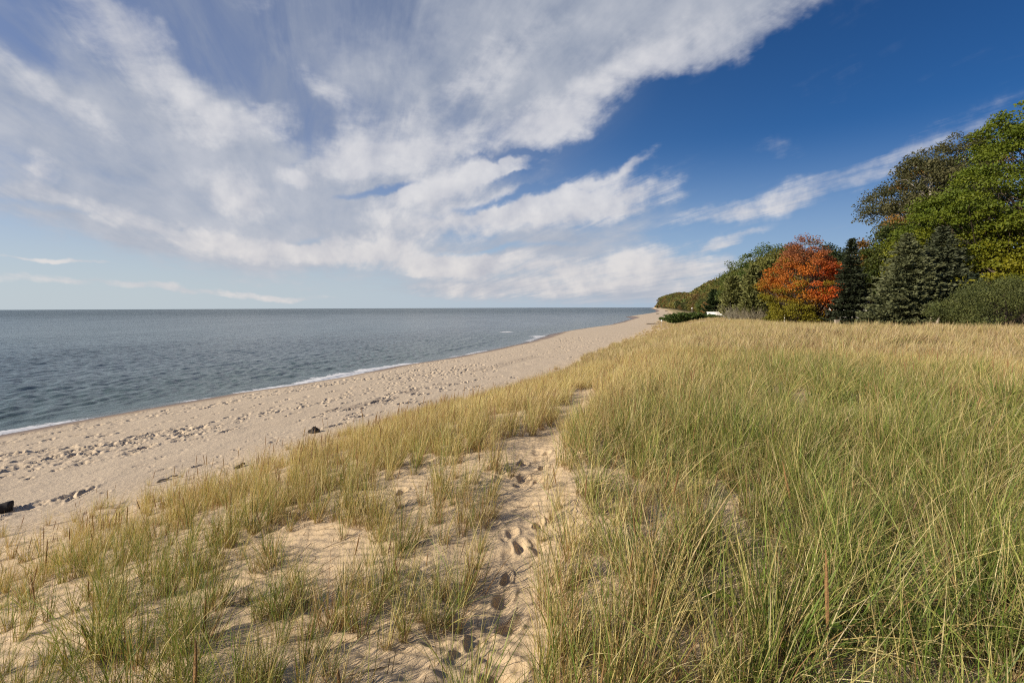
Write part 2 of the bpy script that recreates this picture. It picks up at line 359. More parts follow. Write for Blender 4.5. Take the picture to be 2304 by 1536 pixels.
# darker drift line across the beach
dl = np.zeros_like(GX)
P0, P1 = pt(765, 932, 1.0), pt(985, 872, 1.0)
vx, vy = P1[0]-P0[0], P1[1]-P0[1]; tt = np.clip(((GX-P0[0])*vx+(GY-P0[1])*vy)/(vx*vx+vy*vy), 0, 1)
dd = np.hypot(GX-P0[0]-tt*vx, GY-P0[1]-tt*vy); dl = np.maximum(dl, (1-sst(0.2, 0.9, dd+0.35*fbm(GX*1.2, GY*1.2, 3, 12)))*sst(0.42, 0.6, vnoise(GX*2.2, GY*1.1, 6)+0.15))
P0, P1 = pt(1080, 835, 1.0), pt(1200, 805, 1.0)
vx, vy = P1[0]-P0[0], P1[1]-P0[1]; tt = np.clip(((GX-P0[0])*vx+(GY-P0[1])*vy)/(vx*vx+vy*vy), 0, 1)
dd = np.hypot(GX-P0[0]-tt*vx, GY-P0[1]-tt*vy); dl = np.maximum(dl, 0.5*(1-sst(0.3, 1.1, dd+0.35*fbm(GX*1.2, GY*1.2, 3, 12))))
ctr = len(V); V = np.vstack([V, [[0, 0, ZC]]])
m_g, T = mat('sand')
geo = T.n('ShaderNodeNewGeometry').outputs['Position']
aw = T.n('ShaderNodeAttribute', attribute_name='wet').outputs['Fac']; af = T.n('ShaderNodeAttribute', attribute_name='forest').outputs['Fac']
ad = T.n('ShaderNodeAttribute', attribute_name='drift').outputs['Fac']; at_ = T.n('ShaderNodeAttribute', attribute_name='turf').outputs['Fac']
adune = T.n('ShaderNodeAttribute', attribute_name='dune').outputs['Fac']
nA = T.noise(geo, 0.5, 5, 0.6); nB = T.noise(geo, 9.0, 8, 0.65); nC = T.noise(geo, 260.0, 3, 0.6)
sand = T.mix(nA, (0.555, 0.452, 0.322), (0.64, 0.53, 0.382))
sandd = T.mix(nA, (0.58, 0.445, 0.275), (0.66, 0.51, 0.325))
sand = T.mix(adune, sand, sandd)
sand = T.mix(T.m('MULTIPLY', T.mr(nC, 0.55, 0.75), 0.30), sand, (0.20, 0.15, 0.11))
sand = T.mix(T.m('MULTIPLY', T.mr(nB, 0.35, 0.75), 0.25), sand, (0.36, 0.28, 0.20))
sand = T.mix(T.m('MULTIPLY', T.m('MULTIPLY', ad, T.mr(nB, 0.35, 0.65)), 0.75), sand, (0.11, 0.085, 0.075))
sand = T.mix(aw, sand, (0.20, 0.135, 0.088))
sand = T.mix(T.m('MULTIPLY', at_, 0.75), sand, T.mix(T.noise(geo, 0.35, 5, 0.6), (0.20, 0.19, 0.07), (0.33, 0.27, 0.12)))
sand = T.mix(af, sand, T.mix(nB, (0.03, 0.035, 0.015), (0.09, 0.07, 0.035)))
p = T.n('ShaderNodeBsdfPrincipled', ins={'Base Color': sand, 'Roughness': T.mr(aw, 0.2, 1.0, 0.95, 0.45), 'Specular IOR Level': T.mr(aw, 0.3, 1.0, 0.15, 0.4)})
hh = T.m('ADD', T.m('MULTIPLY', nB, 0.035), T.m('MULTIPLY', nC, 0.004))
bp = T.n('ShaderNodeBump', ins={'Strength': T.mr(aw, 0.0, 1.0, 0.9, 0.1), 'Distance': 1.0, 'Height': hh}); T.t.links.new(bp.outputs[0], p.inputs['Normal'])
out(T, p.outputs[0])
z1 = [0.0]
ground = mesh_obj('ground', V, Fq, m_g, smooth=True, attrs={'wet': list(wet.ravel())+z1, 'forest': list(forest.ravel())+z1,
      'drift': list(dl.ravel())+z1, 'turf': list(turf.ravel())+z1, 'dune': list(sst(-2.5, 2.5, gs).ravel())+z1})
tag(ground, 'pale sandy beach and dune with footprints', None, None, 'structure')
# the disc right under the camera
kk = np.stack([np.full(nt_, 0), np.arange(1, nt_+1), np.roll(np.arange(1, nt_+1), -1)], -1)[:, ::-1]
gm = ground.data
def gz(x, y):
    return float(ground0(np.array([float(x)]), np.array([float(y)]))[0])

# ------------------------------------------------------------------ the lake
wr = [9.0]
while wr[-1] < 170: wr.append(wr[-1]*1.0046)
while wr[-1] < 30000: wr.append(wr[-1]*1.02)
wr = np.array(wr)
wth, wtr, WX, WY, WR = fan(-56, 22, 0.10, 2.2, wr)
wxs = xshore(WY); off = (wxs-WX)*CO
rw = np.random.RandomState(5)
fade = 1-sst(50, 170, WR); shoal = sst(0.2, 7, off)
dx = 0; WZ = np.zeros_like(WX); HX = np.zeros_like(WX); HY = np.zeros_like(WX)
for i in range(46):
    lam = 0.40*(2.6/0.40)**rw.rand(); a0 = math.radians(-12+rw.normal(0, 34)); k = 2*math.pi/lam
    amp = 0.0068*lam**0.7*rw.uniform(0.5, 1.2); ph = rw.uniform(0, 6.28)
    arg = k*(WX*math.cos(a0)+WY*math.sin(a0))+ph
    mod = 0.45+1.1*vnoise(WX/(lam*3.2), WY/(lam*3.2), i)
    WZ += amp*mod*np.sin(arg); HX += amp*mod*np.cos(arg)*math.cos(a0); HY += amp*mod*np.cos(arg)*math.sin(a0)
wiggle = 1.6*fbm(WX*0.03, WY*0.05, 3, 50)
for c0, am, wd in [(2.6, .13, .5), (6.5, .10, .8), (12.0, .07, 1.0), (20.0, .06, 1.2), (31, .05, 1.4)]:
    q = off+wiggle-c0; amod = sst(0.42, 0.62, vnoise(WY*0.045+c0*3, WX*0+c0, 60))
    WZ += am*amod*np.exp(-(q/wd)**2)*(1+0.5*np.tanh(-q/wd))
WZ = WZ*fade*np.maximum(shoal, 0.12)
# breaking foam line
def seg(py0, py1, px0, px1):      # where along the shore (in y) the photo's foam line runs
    return pt(px0, py0, 0)[1], pt(px1, py1, 0)[1]
fy = np.zeros_like(WY); 
for (px0, py0, px1, py1, wd, am) in [(-200,1010,246,938,.5,1.2),(400,908,560,888,.45,.9),(540,890,720,862,.75,1.2),(700,866,850,836,.85,1.3),(840,838,958,816,1.0,1.4),(1015,806,1060,799,.5,.8),(1060,799,1112,788,.55,.9),(1195,768,1232,754,.6,.8)]:
    y0, y1 = seg(py0, py1, px0, px1); fy = np.maximum(fy, sst(y0-1, y0+1.5, WY)*(1-sst(y1-1.5, y1+1, WY))*wd*am)
edge = 0.75+0.35*fbm(WY*0.35, WX*0+1, 3, 71)
foam = fy*1.7*np.exp(-((off-edge)/(0.25+0.85*fy))**2)
foam = np.maximum(foam, 0.42*np.exp(-((off-0.12-0.25*vnoise(WY*0.5, WX*0, 3))/0.16)**2))
WZ = WZ + 0.045*foam*np.exp(-((off-edge-0.2)/0.4)**2) + 0.02*foam*(vnoise(WX*5, WY*5, 4))
for px, py, r_ in [(1140,747,1.6),(1213,757,1.8),(1198,768,1.0),(1320,744,1.5)]:
    cx, cy = pt(px, py, 0); foam = np.maximum(foam, 1.2*np.exp(-(((WX-cx)/r_)**2+((WY-cy)/(r_*1.8))**2)))
gz_w = ground0(WX, WY)
keep = (WX < wxs+1.6)
V2 = np.stack([WX-HX*fade*shoal*0.8, WY-HY*fade*shoal*0.8, WZ+0.015], -1).reshape(-1, 3)
n1_, n2_ = WX.shape; idx = np.arange(n1_*n2_).reshape(n1_, n2_); nx = np.roll(idx, -1, axis=1)
Fw = np.stack([idx[:-1], nx[:-1], nx[1:], idx[1:]], -1).reshape(-1, 4)[:, ::-1]
kp = keep.ravel(); Fw = Fw[kp[Fw].all(1)]
used = np.zeros(len(V2), bool); used[Fw.ravel()] = True; remap = np.cumsum(used)-1
m_w, T = mat('lake_water')
geo = T.n('ShaderNodeNewGeometry').outputs['Position']
ao = T.n('ShaderNodeAttribute', attribute_name='off').outputs['Fac']; afm = T.n('ShaderNodeAttribute', attribute_name='foam').outputs['Fac']
patch = T.noise(T.n('ShaderNodeMapping', ins={0: geo, 'Scale': (0.045, 0.016, 1)}).outputs[0], 1.0, 4, 0.55)
deep = T.mix(T.mr(patch, .35, .65), (0.062, 0.098, 0.104), (0.115, 0.160, 0.166))
shal = T.mix(patch, (0.065, 0.105, 0.095), (0.085, 0.125, 0.110))
wc = T.mix(T.mr(ao, 2, 28), shal, deep)
wc = T.mix(T.mr(ao, 0.0, 2.2, 0.85, 0.0), wc, (0.20, 0.19, 0.16))
rip = T.n('ShaderNodeMapping', ins={0: geo, 'Scale': (1.0, 0.55, 1)}).outputs[0]
r1 = T.noise(rip, 2.2, 5, 0.62, 0.6); r2 = T.noise(rip, 0.35, 5, 0.6, 0.4); r3 = T.noise(rip, 0.07, 6, 0.66)
dist = T.vm('LENGTH', geo)
hw = T.m('ADD', T.m('MULTIPLY', r1, T.mr(dist, 30, 150, 0.16, 0.34)), T.m('ADD', T.m('MULTIPLY', r2, T.mr(dist, 30, 150, 0.10, 1.6)), T.m('MULTIPLY', r3, T.mr(dist, 100, 800, 0.0, 9.0))))
bw = T.n('ShaderNodeBump', ins={'Strength': 1.0, 'Distance': 0.62, 'Height': hw})
pw = T.n('ShaderNodeBsdfPrincipled', ins={'Base Color': wc, 'Roughness': T.mr(dist, 20, 800, 0.16, 0.30), 'IOR': 1.33, 'Specular IOR Level': T.mr(dist, 20, 400, 0.42, 0.30), 'Normal': bw.outputs[0]})
ff = T.noise(geo, 5.0, 7, 0.7); ff2 = T.noise(geo, 1.4, 4, 0.6)
fm = T.mr(T.m('ADD', afm, T.m('ADD', T.m('MULTIPLY', T.m('SUBTRACT', ff, 0.5), 3.2), T.m('MULTIPLY', T.m('SUBTRACT', ff2, 0.5), 2.2))), 0.42, 0.85)
fm = T.m('MULTIPLY', fm, T.mr(afm, 0.10, 0.45))
fo = T.n('ShaderNodeBsdfPrincipled', ins={'Base Color': (0.72, 0.73, 0.72, 1), 'Roughness': 0.75})
mx = T.n('ShaderNodeMixShader', ins={0: fm, 1: pw.outputs[0], 2: fo.outputs[0]})
tr_ = T.n('ShaderNodeBsdfTransparent')
alpha = T.m('MAXIMUM', T.mr(ao, -0.15, 0.75, 0.22, 1.0), fm)
mx2 = T.n('ShaderNodeMixShader', ins={0: alpha, 1: tr_.outputs[0], 2: mx.outputs[0]})
out(T, mx2.outputs[0])
lake = mesh_obj('lake_water', V2[used], remap[Fw], m_w, smooth=True, attrs={'off': off.ravel()[used], 'foam': foam.ravel()[used]})
tag(lake, 'grey green lake water with small waves breaking', None, None, 'structure')

# ------------------------------------------------------------------ trees
def leaves(c, size, rng, out_dir=None, bias=0.5, up=0.35, aspect=0.75):
    n = len(c); nrm = rng.normal(size=(n, 3)); nrm /= np.linalg.norm(nrm, axis=1)[:, None]
    if out_dir is not None: nrm = nrm + bias*out_dir
    nrm[:, 2] += up; nrm /= np.linalg.norm(nrm, axis=1)[:, None]
    r = rng.normal(size=(n, 3)); u = np.cross(nrm, r); u /= np.linalg.norm(u, axis=1)[:, None]+1e-9; v = np.cross(nrm, u)
    s = size*(0.65+0.7*rng.rand(n))[:, None]
    a = c-u*s*0.5; b = c+v*s*aspect*0.5-nrm*s*0.08; d = c+u*s*0.5; e = c-v*s*aspect*0.5-nrm*s*0.08
    return np.stack([a, b, d, e], 1).reshape(-1, 3), np.arange(n*4).reshape(-1, 4)
def envelope(rng, n, rx, ry, h, shape, lump=0.25, fill=0.4):
    """points in a crown of height h (z 0..h): shape = list of (t, radius factor)"""
    ts = [s[0] for s in shape]; rs = [s[1] for s in shape]
    k = np.linspace(0, 1, 200); wgt = np.interp(k, ts, rs); cdf = np.cumsum(wgt**1.3+0.02); cdf /= cdf[-1]
    t = np.interp(rng.rand(n), cdf, k); az = rng.rand(n)*2*math.pi
    sd_ = rng.randint(1000)
    lm = 1+lump*2*(vnoise(np.cos(az)*1.6+t*3.5+9, np.sin(az)*1.6+sd_, sd_ % 50)-0.5)*1.4
    rr = np.interp(t, ts, rs)*lm*(fill+(1-fill)*rng.rand(n)**0.45)
    return np.stack([rx*rr*np.cos(az), ry*rr*np.sin(az), t*h], 1), t, az
def broadleaf(name, loc, label, cat, group, rng, rx, ry, zb, zt, shape, ntips, nleaf, lsize, clump, colf, bark=None, trunk_r=0.25, limbs=None, lean=(0, 0), lump=0.25, fill=0.4, limb_r=1.0, link_root=None, lmat=None, drop=0.0):
    root = link_root or empty(name, loc, label, cat, group)
    h = zt-zb; tips, t, az = envelope(rng, ntips, rx, ry, h, shape, lump, fill)
    tips[:, 2] += zb; tips[:, 0] += lean[0]*t; tips[:, 1] += lean[1]*t
    S = Soup(); top = np.array([lean[0]*0.75, lean[1]*0.75, zb+h*0.86])
    tp = [np.array([0, 0, -0.3]), np.array([lean[0]*.05, lean[1]*.05, zb*0.6+0.3]), np.array([lean[0]*.3+rng.normal(0, .1), lean[1]*.3, zb+h*0.35]), np.array([lean[0]*.5+rng.normal(0, .2), lean[1]*.5, zb+h*0.62]), top]
    v, f = tube(tp, [trunk_r*1.25, trunk_r, trunk_r*.72, trunk_r*.42, trunk_r*.1], 8); S.add(v, f)
    def trunk_at(z):
        zs = [p_[2] for p_ in tp]; return np.array([np.interp(z, zs, [p_[0] for p_ in tp]), np.interp(z, zs, [p_[1] for p_ in tp]), z])
    nl = ntips if limbs is None else min(limbs, ntips)
    for i in range(nl):
        q = tips[i]; hd = math.hypot(q[0]-lean[0]*t[i], q[1]-lean[1]*t[i]); z0 = max(zb*0.7+0.2, q[2]-hd*rng.uniform(0.5, 1.0)-0.3); a = trunk_at(min(z0, zb+h*.8))
        md = a*0.55+q*0.45+np.array([rng.normal(0, .10), rng.normal(0, .10), rng.normal(-.04, .08)])*hd
        m2 = a*0.22+q*0.78+np.array([rng.normal(0, .08), rng.normal(0, .08), rng.normal(.02, .07)])*hd
        r0 = trunk_r*0.20*limb_r*(0.5+hd/(rx+0.1)*0.6); v, f = tube([a, md, m2, q], [r0, r0*.62, r0*.36, r0*.12], 5); S.add(v, f)
    S.obj('trunk', bark or M_BARK, root, smooth=True)
    cn = np.repeat(tips, nleaf, 0); tl = np.repeat(t, nleaf); ci = np.repeat(np.arange(ntips), nleaf)
    sz = np.repeat(0.65+0.8*rng.rand(ntips), nleaf)[:, None]
    g = rng.normal(size=(len(cn), 3)); gl = np.linalg.norm(g, axis=1)[:, None]; g = g/gl*(rng.rand(len(cn), 1)**0.45)*1.5
    c = cn+g*np.array(clump)*sz
    c[:, 2] -= drop*(g[:, 0]**2+g[:, 1]**2)
    od = c-np.array([lean[0]*.5, lean[1]*.5, zb+h*0.4]); od /= np.linalg.norm(od, axis=1)[:, None]
    cc = colf(c, tl, ci, rng, tips, zb, h)
    kp_ = c[:, 2] > -2.0; c, od, g, cc = c[kp_], od[kp_], g[kp_], cc[kp_]
    v, f = leaves(c, lsize, rng, od*0.6+g*0.4, 0.55, 0.35)
    cc = cc*(0.86+0.28*rng.rand(len(cc), 1)); cc = np.repeat(cc, 4, 0)
    mesh_obj('crown', v, f, lmat or M_LEAF, root, cc)
    return root
def flat(c1, c2, cvar=0.25):
    c1 = np.array(c1); c2 = np.array(c2)
    def f(c, tl, ci, rng, tips, zb, h):
        w_ = rng.rand(len(tips))[ci][:, None]; return (c1*(1-w_)+c2*w_)*(1-cvar/2+cvar*rng.rand(len(tips)))[ci][:, None]
    return f
OV = [(0, .35), (.15, .8), (.4, 1), (.7, .82), (.9, .45), (1, .12)]
RND = [(0, .5), (.2, .88), (.5, 1), (.8, .75), (1, .25)]
CON = [(0, .75), (.12, 1), (.5, .78), (.8, .45), (1, .08)]

def place(px, D): x = xat(px, D); return (x, D, gz(x, D))
def near_tree(name, px, D, top_py, half_px, bottom_py, shape, ntips, nleaf, lsize, clump, colf, label, cat='tree', seed=1, ry=None, **kw):
    loc = place(px, D); rng = np.random.RandomState(seed)
    zt = zat(px, top_py, D)-loc[2]; zb = max(0.15, zat(px, bottom_py, D)-loc[2]); rx = half_px/F*D
    return broadleaf(name, loc, label, cat, kw.pop('group', None), rng, rx, ry or rx, zb, zt, shape, ntips, nleaf, lsize, clump, colf, **kw)

def maple_col(c, tl, ci, rng, tips, zb, h):
    low = np.clip((0.42-tl)/0.42, 0, 1)[:, None]
    r_ = rng.rand(len(tips))[ci][:, None]
    a = np.array([.065, .108, .013]); b = np.array([.155, .18, .012]); y = np.array([.23, .215, .014])
    k = np.clip(0.15+0.5*r_+0.15*rng.rand(len(c), 1), 0, 1)
    base_ = a*(1-k)+b*k; lw = np.clip(low*1.2*(0.35+r_), 0, 0.85)
    return base_*(1-lw)+y*lw
near_tree('maple_tree', 2300, 36, 232, 225, 655, [(0,.70),(.12,.98),(.35,.90),(.6,.62),(.8,.46),(.93,.40),(1,.15)], 640, 220, .150, (.72,.72,.22), maple_col,
          'tallest broadleaf tree at the right edge, dense green crown turning yellow on its lower boughs', seed=3, trunk_r=.33, lump=.40, fill=.45, limbs=300, drop=.14)
def birch_col(c, tl, ci, rng, tips, zb, h):
    r_ = rng.rand(len(tips))[ci][:, None]; a = np.array([.065, .070, .026]); b = np.array([.13, .122, .05]); o = np.array([.26, .14, .03])
    k = (rng.rand(len(tips)) < 0.03)[ci][:, None]
    return np.where(k, o, a*(1-r_)+b*r_)
near_tree('birch_tree', 2088, 50, 350, 100, 610, [(0,.6),(.25,.95),(.55,1.0),(.8,.72),(1,.3)], 400, 150, .17, (.62,.62,.30), birch_col,
          'olive green birch with white limbs showing, rising behind the dark spruces', seed=8, bark=M_BIRCH, trunk_r=.26, limb_r=1.15, limbs=150, lump=.5, fill=.35, lean=(-.6, 0), drop=.2)
near_tree('birch_tree', 2150, 56, 300, 82, 560, [(0,.6),(.3,.95),(.6,1.0),(.85,.75),(1,.35)], 320, 150, .17, (.62,.62,.32), birch_col,
          'dull olive birch, the taller one, between the left birch and the edge maple', seed=9, bark=M_BIRCH, trunk_r=.26, limb_r=1.0, limbs=110, lump=.35, fill=.4, drop=.2)
near_tree('broadleaf_tree', 2005, 47, 500, 62, 690, OV, 130, 130, .18, (.6,.6,.32), flat((.035,.055,.012), (.075,.09,.015)),
          'dark green broadleaf tree under the birch, left of the blue spruces', seed=12, trunk_r=.2, limbs=60)
near_tree('broadleaf_tree', 2110, 46, 470, 95, 690, OV, 150, 130, .19, (.7,.7,.35), flat((.035,.055,.012), (.08,.10,.016)),
          'mid green broadleaf tree filling the space between the birches and the spruces', seed=13, trunk_r=.2, limbs=60)
near_tree('broadleaf_tree', 1938, 50, 545, 34, 690, OV, 90, 110, .18, (.5,.5,.3), flat((.06,.06,.014), (.20,.10,.02)),
          'small tree with rusty green leaves just right of the narrow spruce', seed=14, trunk_r=.15, limbs=40)
def red_col(c, tl, ci, rng, tips, zb, h):
    x = c[:, 0]/3.4; z = (c[:, 2]-zb)/h; r_ = rng.rand(len(tips))[ci]
    redw = np.clip(0.5+1.1*x+0.9*(0.5-z)+0.5*(r_-.5), 0, 1)[:, None]
    orange = np.array([.46, .145, .020]); red = np.array([.54, .085, .016]); br = np.array([.26, .10, .045]); yg = np.array([.20, .18, .015])
    cc = orange*(1-redw)+red*redw
    bw_ = np.clip((z-.58)/.25+.6*(r_-.5), 0, 1)[:, None]; cc = cc*(1-bw_)+br*bw_
    gm_ = (rng.rand(len(tips)) < .10)[ci][:, None]; cc = np.where(gm_, np.array([.26,.19,.02]), cc)
    thin = (rng.rand(len(c)) < np.clip((z-.74)*2.0, 0, .6)); c[thin, 2] = -3.0
    yw = np.clip((0.30-z)/.2-x*1.1+.5*(r_-.5), 0, 1)[:, None]; return cc*(1-yw)+yg*yw
near_tree('red_maple', 1806, 47, 530, 71, 722, [(0,.8),(.15,.92),(.42,1),(.62,.85),(.8,.6),(1,.28)], 270, 150, .12, (.44,.44,.22), red_col,
          'small maple with flaming orange and red autumn leaves', seed=21, trunk_r=.16, lump=.22, fill=.42, limb_r=1.1)
near_tree('orange_tree', 1872, 52, 590, 26, 690, OV, 60, 120, .13, (.4,.4,.25), flat((.24,.12,.02), (.33,.15,.03)),
          'slim golden orange tree between the red maple and the narrow spruce', seed=22, trunk_r=.1, limbs=40)
near_tree('shrub', 1748, 50, 662, 28, 720, [(0,.8),(.3,1),(.6,.7),(1,.2)], 50, 130, .13, (.36,.36,.22), flat((.085,.10,.014), (.17,.16,.014), .5),
          'yellow green shrub at the foot of the red maple', 'shrub', seed=23, trunk_r=.05, limbs=40, lump=.45)
near_tree('shrub', 1850, 46, 664, 34, 720, RND, 50, 130, .11, (.36,.36,.2), flat((.022,.011,.009), (.045,.016,.010)),
          'dark purple leaved shrub under the right side of the red maple', 'shrub', seed=24, trunk_r=.05, limbs=40)
near_tree('shrub', 2262, 29, 628, 112, 732, [(0,.8),(.2,1),(.5,.95),(.8,.7),(1,.35)], 260, 170, .07, (.33,.33,.24), flat((.068,.085,.026), (.13,.145,.042), .3),
          'large rounded olive green shrub at the right edge below the big maple', 'shrub', seed=25, trunk_r=.06, limbs=60, fill=.55, lump=.38)
for k_, (px, D, tp, hw, lab) in enumerate([
        (1712, 92, 548, 52, 'round dark green tree just left of the red maple top'), (1664, 108, 578, 46, 'dark green tree stepping down the slope, second left of the red maple'),
        (1742, 80, 565, 30, 'olive tree touching the left side of the red maple'), (1850, 88, 553, 40, 'dark tree peeping over the right shoulder of the red maple'),
        (1895, 92, 560, 38, 'dark tree seen behind the tip of the narrow spruce'), (1722, 66, 588, 40, 'olive green bushy tree between the feathery cedar and red maple'),
        (1628, 128, 618, 30, 'yellow green tree above the white wall'), (1990, 62, 560, 60, 'shaded tree behind the gap between the two spruce groups')]):
    cl = [((.060,.095,.020),(.115,.15,.028)), ((.065,.095,.020),(.125,.15,.028)), ((.11,.115,.028),(.18,.17,.04)), ((.03,.045,.015),(.05,.07,.02)), ((.03,.045,.015),(.06,.07,.02)), ((.12,.13,.03),(.21,.205,.05)), ((.14,.14,.035),(.2,.18,.045)), ((.03,.045,.012),(.06,.07,.016))][k_]
    near_tree('broadleaf_tree', px, D, tp, hw, 695, RND, 90, 130, .26, (.9,.9,.5), flat(*cl), lab, seed=40+k_, trunk_r=.22, limbs=20)
for k_, px in enumerate([2010, 2080, 2150, 2230, 2330, 2420]):      # wood closing the gaps behind
    near_tree('broadleaf_tree', px, 74+3*(k_ % 2), 560-10*(k_ % 3), 75, 700, RND, 90, 110, .34, (1.2,1.2,.8), flat((.03,.045,.012),(.06,.07,.018)),
              ['leftmost', 'second', 'third', 'fourth', 'fifth', 'rightmost'][k_]+' from the left of the shaded trees deep in the wood' if k_ not in (0, 5) else ['leftmost', 0, 0, 0, 0, 'rightmost'][k_]+' of the shaded trees deep in the wood', seed=60+k_, trunk_r=.25, limbs=12, group='shaded trees behind the right hand trees')

def conifer(name, px, D, top_py, half_px, label, col1, col2, seed, nlev=34, spray=.30, dens=1.0, bottom=0.1, cat='spruce', droop=.18, power=.85, loc=None, H=None, R=None, wid=.16, nseg=5, group=None, link=True):
    rng = np.random.RandomState(seed)
    if loc is None:
        loc = place(px, D); H = zat(px, top_py, D)-loc[2]; R = half_px/F*D
    root = empty(name, loc, label, cat, group)
    S = Soup(); v, f = tube([(0, 0, -.2), (0, 0, H*.5), (0, 0, H*.97)], [H*.022+.04, H*.012+.02, .01], 7); S.add(v, f)
    C = []; Dn = []; TT = []
    for i in range(nlev):
        t = (i+rng.rand())/nlev; z = bottom+(H-bottom)*t; r = R*(1-t)**power*(0.85+.15*math.sin(i*2.1))+.08
        nb = int((9+9*(1-t))*dens)
        for b in range(nb):
            a = 2*math.pi*(b+rng.rand())/nb; L = r*rng.uniform(.72, 1.12)*(1+.42*(vnoise(math.cos(a)*1.5+5, math.sin(a)*1.5+z*.9, seed % 40)-.5)*2); dv = np.array([math.cos(a), math.sin(a), 0])
            ns = max(2, int(L/.20)); tt = (np.arange(ns)+rng.rand(ns))/ns
            tt = tt**0.75
            P = dv*L*tt[:, None]; P[:, 2] = z-droop*L*tt*1.2+.22*L*tt**3 
            if i % 2 == 0 and b % 2 == 0:
                v, f = tube([(0, 0, z), (dv*L*.5+np.array([0, 0, z-droop*L*.5]))], [.025+.004*L, .01], 4); S.add(v, f)
            k = 7
            side = np.array([-math.sin(a), math.cos(a), 0])
            PP = np.repeat(P, k, 0); tr2 = np.repeat(tt, k)
            sw = rng.normal(size=(len(PP), 1)); PP = PP+side*sw*(wid*(0.4+.9*(1-tr2))[:, None])+np.array([0, 0, 1])*rng.normal(size=(len(PP), 1))*.05
            dd_ = dv+side*sw*.8+rng.normal(size=(len(PP), 3))*.35; dd_[:, 2] += .15
            C.append(PP); Dn.append(dd_); TT.append(tr2)
    C = np.vstack(C); Dn = np.vstack(Dn); TT = np.concatenate(TT); Dn /= np.linalg.norm(Dn, axis=1)[:, None]; n = len(C)
    wv_ = np.cross(Dn, rng.normal(size=(n, 3))); wv_ /= np.linalg.norm(wv_, axis=1)[:, None]
    L = spray*(.5+.8*rng.rand(n))[:, None]; w2 = L*.20
    v = np.stack([C-Dn*L*.4, C+wv_*w2, C+Dn*L*.6, C-wv_*w2], 1).reshape(-1, 3)
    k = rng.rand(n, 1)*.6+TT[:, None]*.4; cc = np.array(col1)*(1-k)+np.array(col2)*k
    S.obj('trunk', M_BARK, root, smooth=True)
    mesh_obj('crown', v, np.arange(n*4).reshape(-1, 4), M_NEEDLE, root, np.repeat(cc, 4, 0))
    return root
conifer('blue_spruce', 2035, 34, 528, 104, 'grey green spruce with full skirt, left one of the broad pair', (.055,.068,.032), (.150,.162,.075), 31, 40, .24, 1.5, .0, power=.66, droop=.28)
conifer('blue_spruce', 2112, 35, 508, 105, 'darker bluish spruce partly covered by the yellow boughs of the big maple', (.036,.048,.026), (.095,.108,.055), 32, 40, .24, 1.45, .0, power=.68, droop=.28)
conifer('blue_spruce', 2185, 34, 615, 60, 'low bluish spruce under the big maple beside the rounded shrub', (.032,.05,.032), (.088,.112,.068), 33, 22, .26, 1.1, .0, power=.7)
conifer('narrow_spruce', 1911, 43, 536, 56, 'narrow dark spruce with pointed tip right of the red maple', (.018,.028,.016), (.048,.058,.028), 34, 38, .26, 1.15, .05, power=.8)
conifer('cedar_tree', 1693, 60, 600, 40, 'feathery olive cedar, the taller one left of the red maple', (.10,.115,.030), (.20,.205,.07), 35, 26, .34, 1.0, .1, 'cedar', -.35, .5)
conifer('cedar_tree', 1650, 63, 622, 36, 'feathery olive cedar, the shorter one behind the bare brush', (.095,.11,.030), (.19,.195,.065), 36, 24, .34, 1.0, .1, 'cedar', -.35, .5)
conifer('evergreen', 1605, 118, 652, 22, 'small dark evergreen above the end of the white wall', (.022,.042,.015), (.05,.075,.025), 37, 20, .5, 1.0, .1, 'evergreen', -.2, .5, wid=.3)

# low spreading juniper
def juniper(loc, label, L, Wd, Hh, seed):
    rng = np.random.RandomState(seed); root = empty('juniper', loc, label, 'juniper'); S = Soup(); C = []; Dn = []
    for b in range(190):
        bx = rng.uniform(-.42, .42)*L; by = rng.uniform(-.3, .3)*Wd; a = rng.uniform(0, 6.28); l_ = rng.uniform(.55, 1.1)*Hh*1.15*(1.05-abs(bx)/L*.7)
        dv = np.array([math.cos(a)*.75+bx/L*1.1, math.sin(a)*.6, .75]); dv /= np.linalg.norm(dv)
        tt = np.linspace(.1, 1, 11)[:, None]; P = np.array([bx, by, 0])+dv*l_*tt+np.array([0, 0, -.28])*l_*tt**2
        v, f = tube([P[0], P[5], P[10]], [.03, .02, .006], 4); S.add(v, f)
        PP = np.repeat(P, 14, 0)+rng.normal(size=(154, 3))*.10; C.append(PP); Dn.append(dv+rng.normal(size=(154, 3))*.5)
    C = np.vstack(C); Dn = np.vstack(Dn); Dn /= np.linalg.norm(Dn, axis=1)[:, None]; n = len(C)
    wv_ = np.cross(Dn, rng.normal(size=(n, 3))); wv_ /= np.linalg.norm(wv_, axis=1)[:, None]; Ls = .26*(.5+rng.rand(n))[:, None]
    C[:, 2] = np.maximum(C[:, 2], .03)
    v = np.stack([C-Dn*Ls*.4, C+wv_*Ls*.2, C+Dn*Ls*.6, C-wv_*Ls*.2], 1).reshape(-1, 3); k = rng.rand(n, 1)
    S.obj('branches', M_BARK, root)
    mesh_obj('foliage', v, np.arange(n*4).reshape(-1, 4), M_NEEDLE, root, np.repeat(np.array([.030,.060,.012])*(1-k)+np.array([.085,.125,.025])*k, 4, 0))
    return root
def onland(px, py, z=2.4):
    for _ in range(12):
        x, y = pt(px, py, z); z = gz(x, y)
    return x, y, z
jx, jy = xat(1552, 96), 96.0
juniper((jx, jy, gz(jx, jy)), 'low spreading bright green juniper on the dune edge', 8.6, 4.4, 3.0, 51)
jx, jy = xat(1606, 98), 98.0
juniper((jx, jy, gz(jx, jy)), 'small juniper sprawling just in front of the white wall', 2.8, 2.2, 1.5, 52)

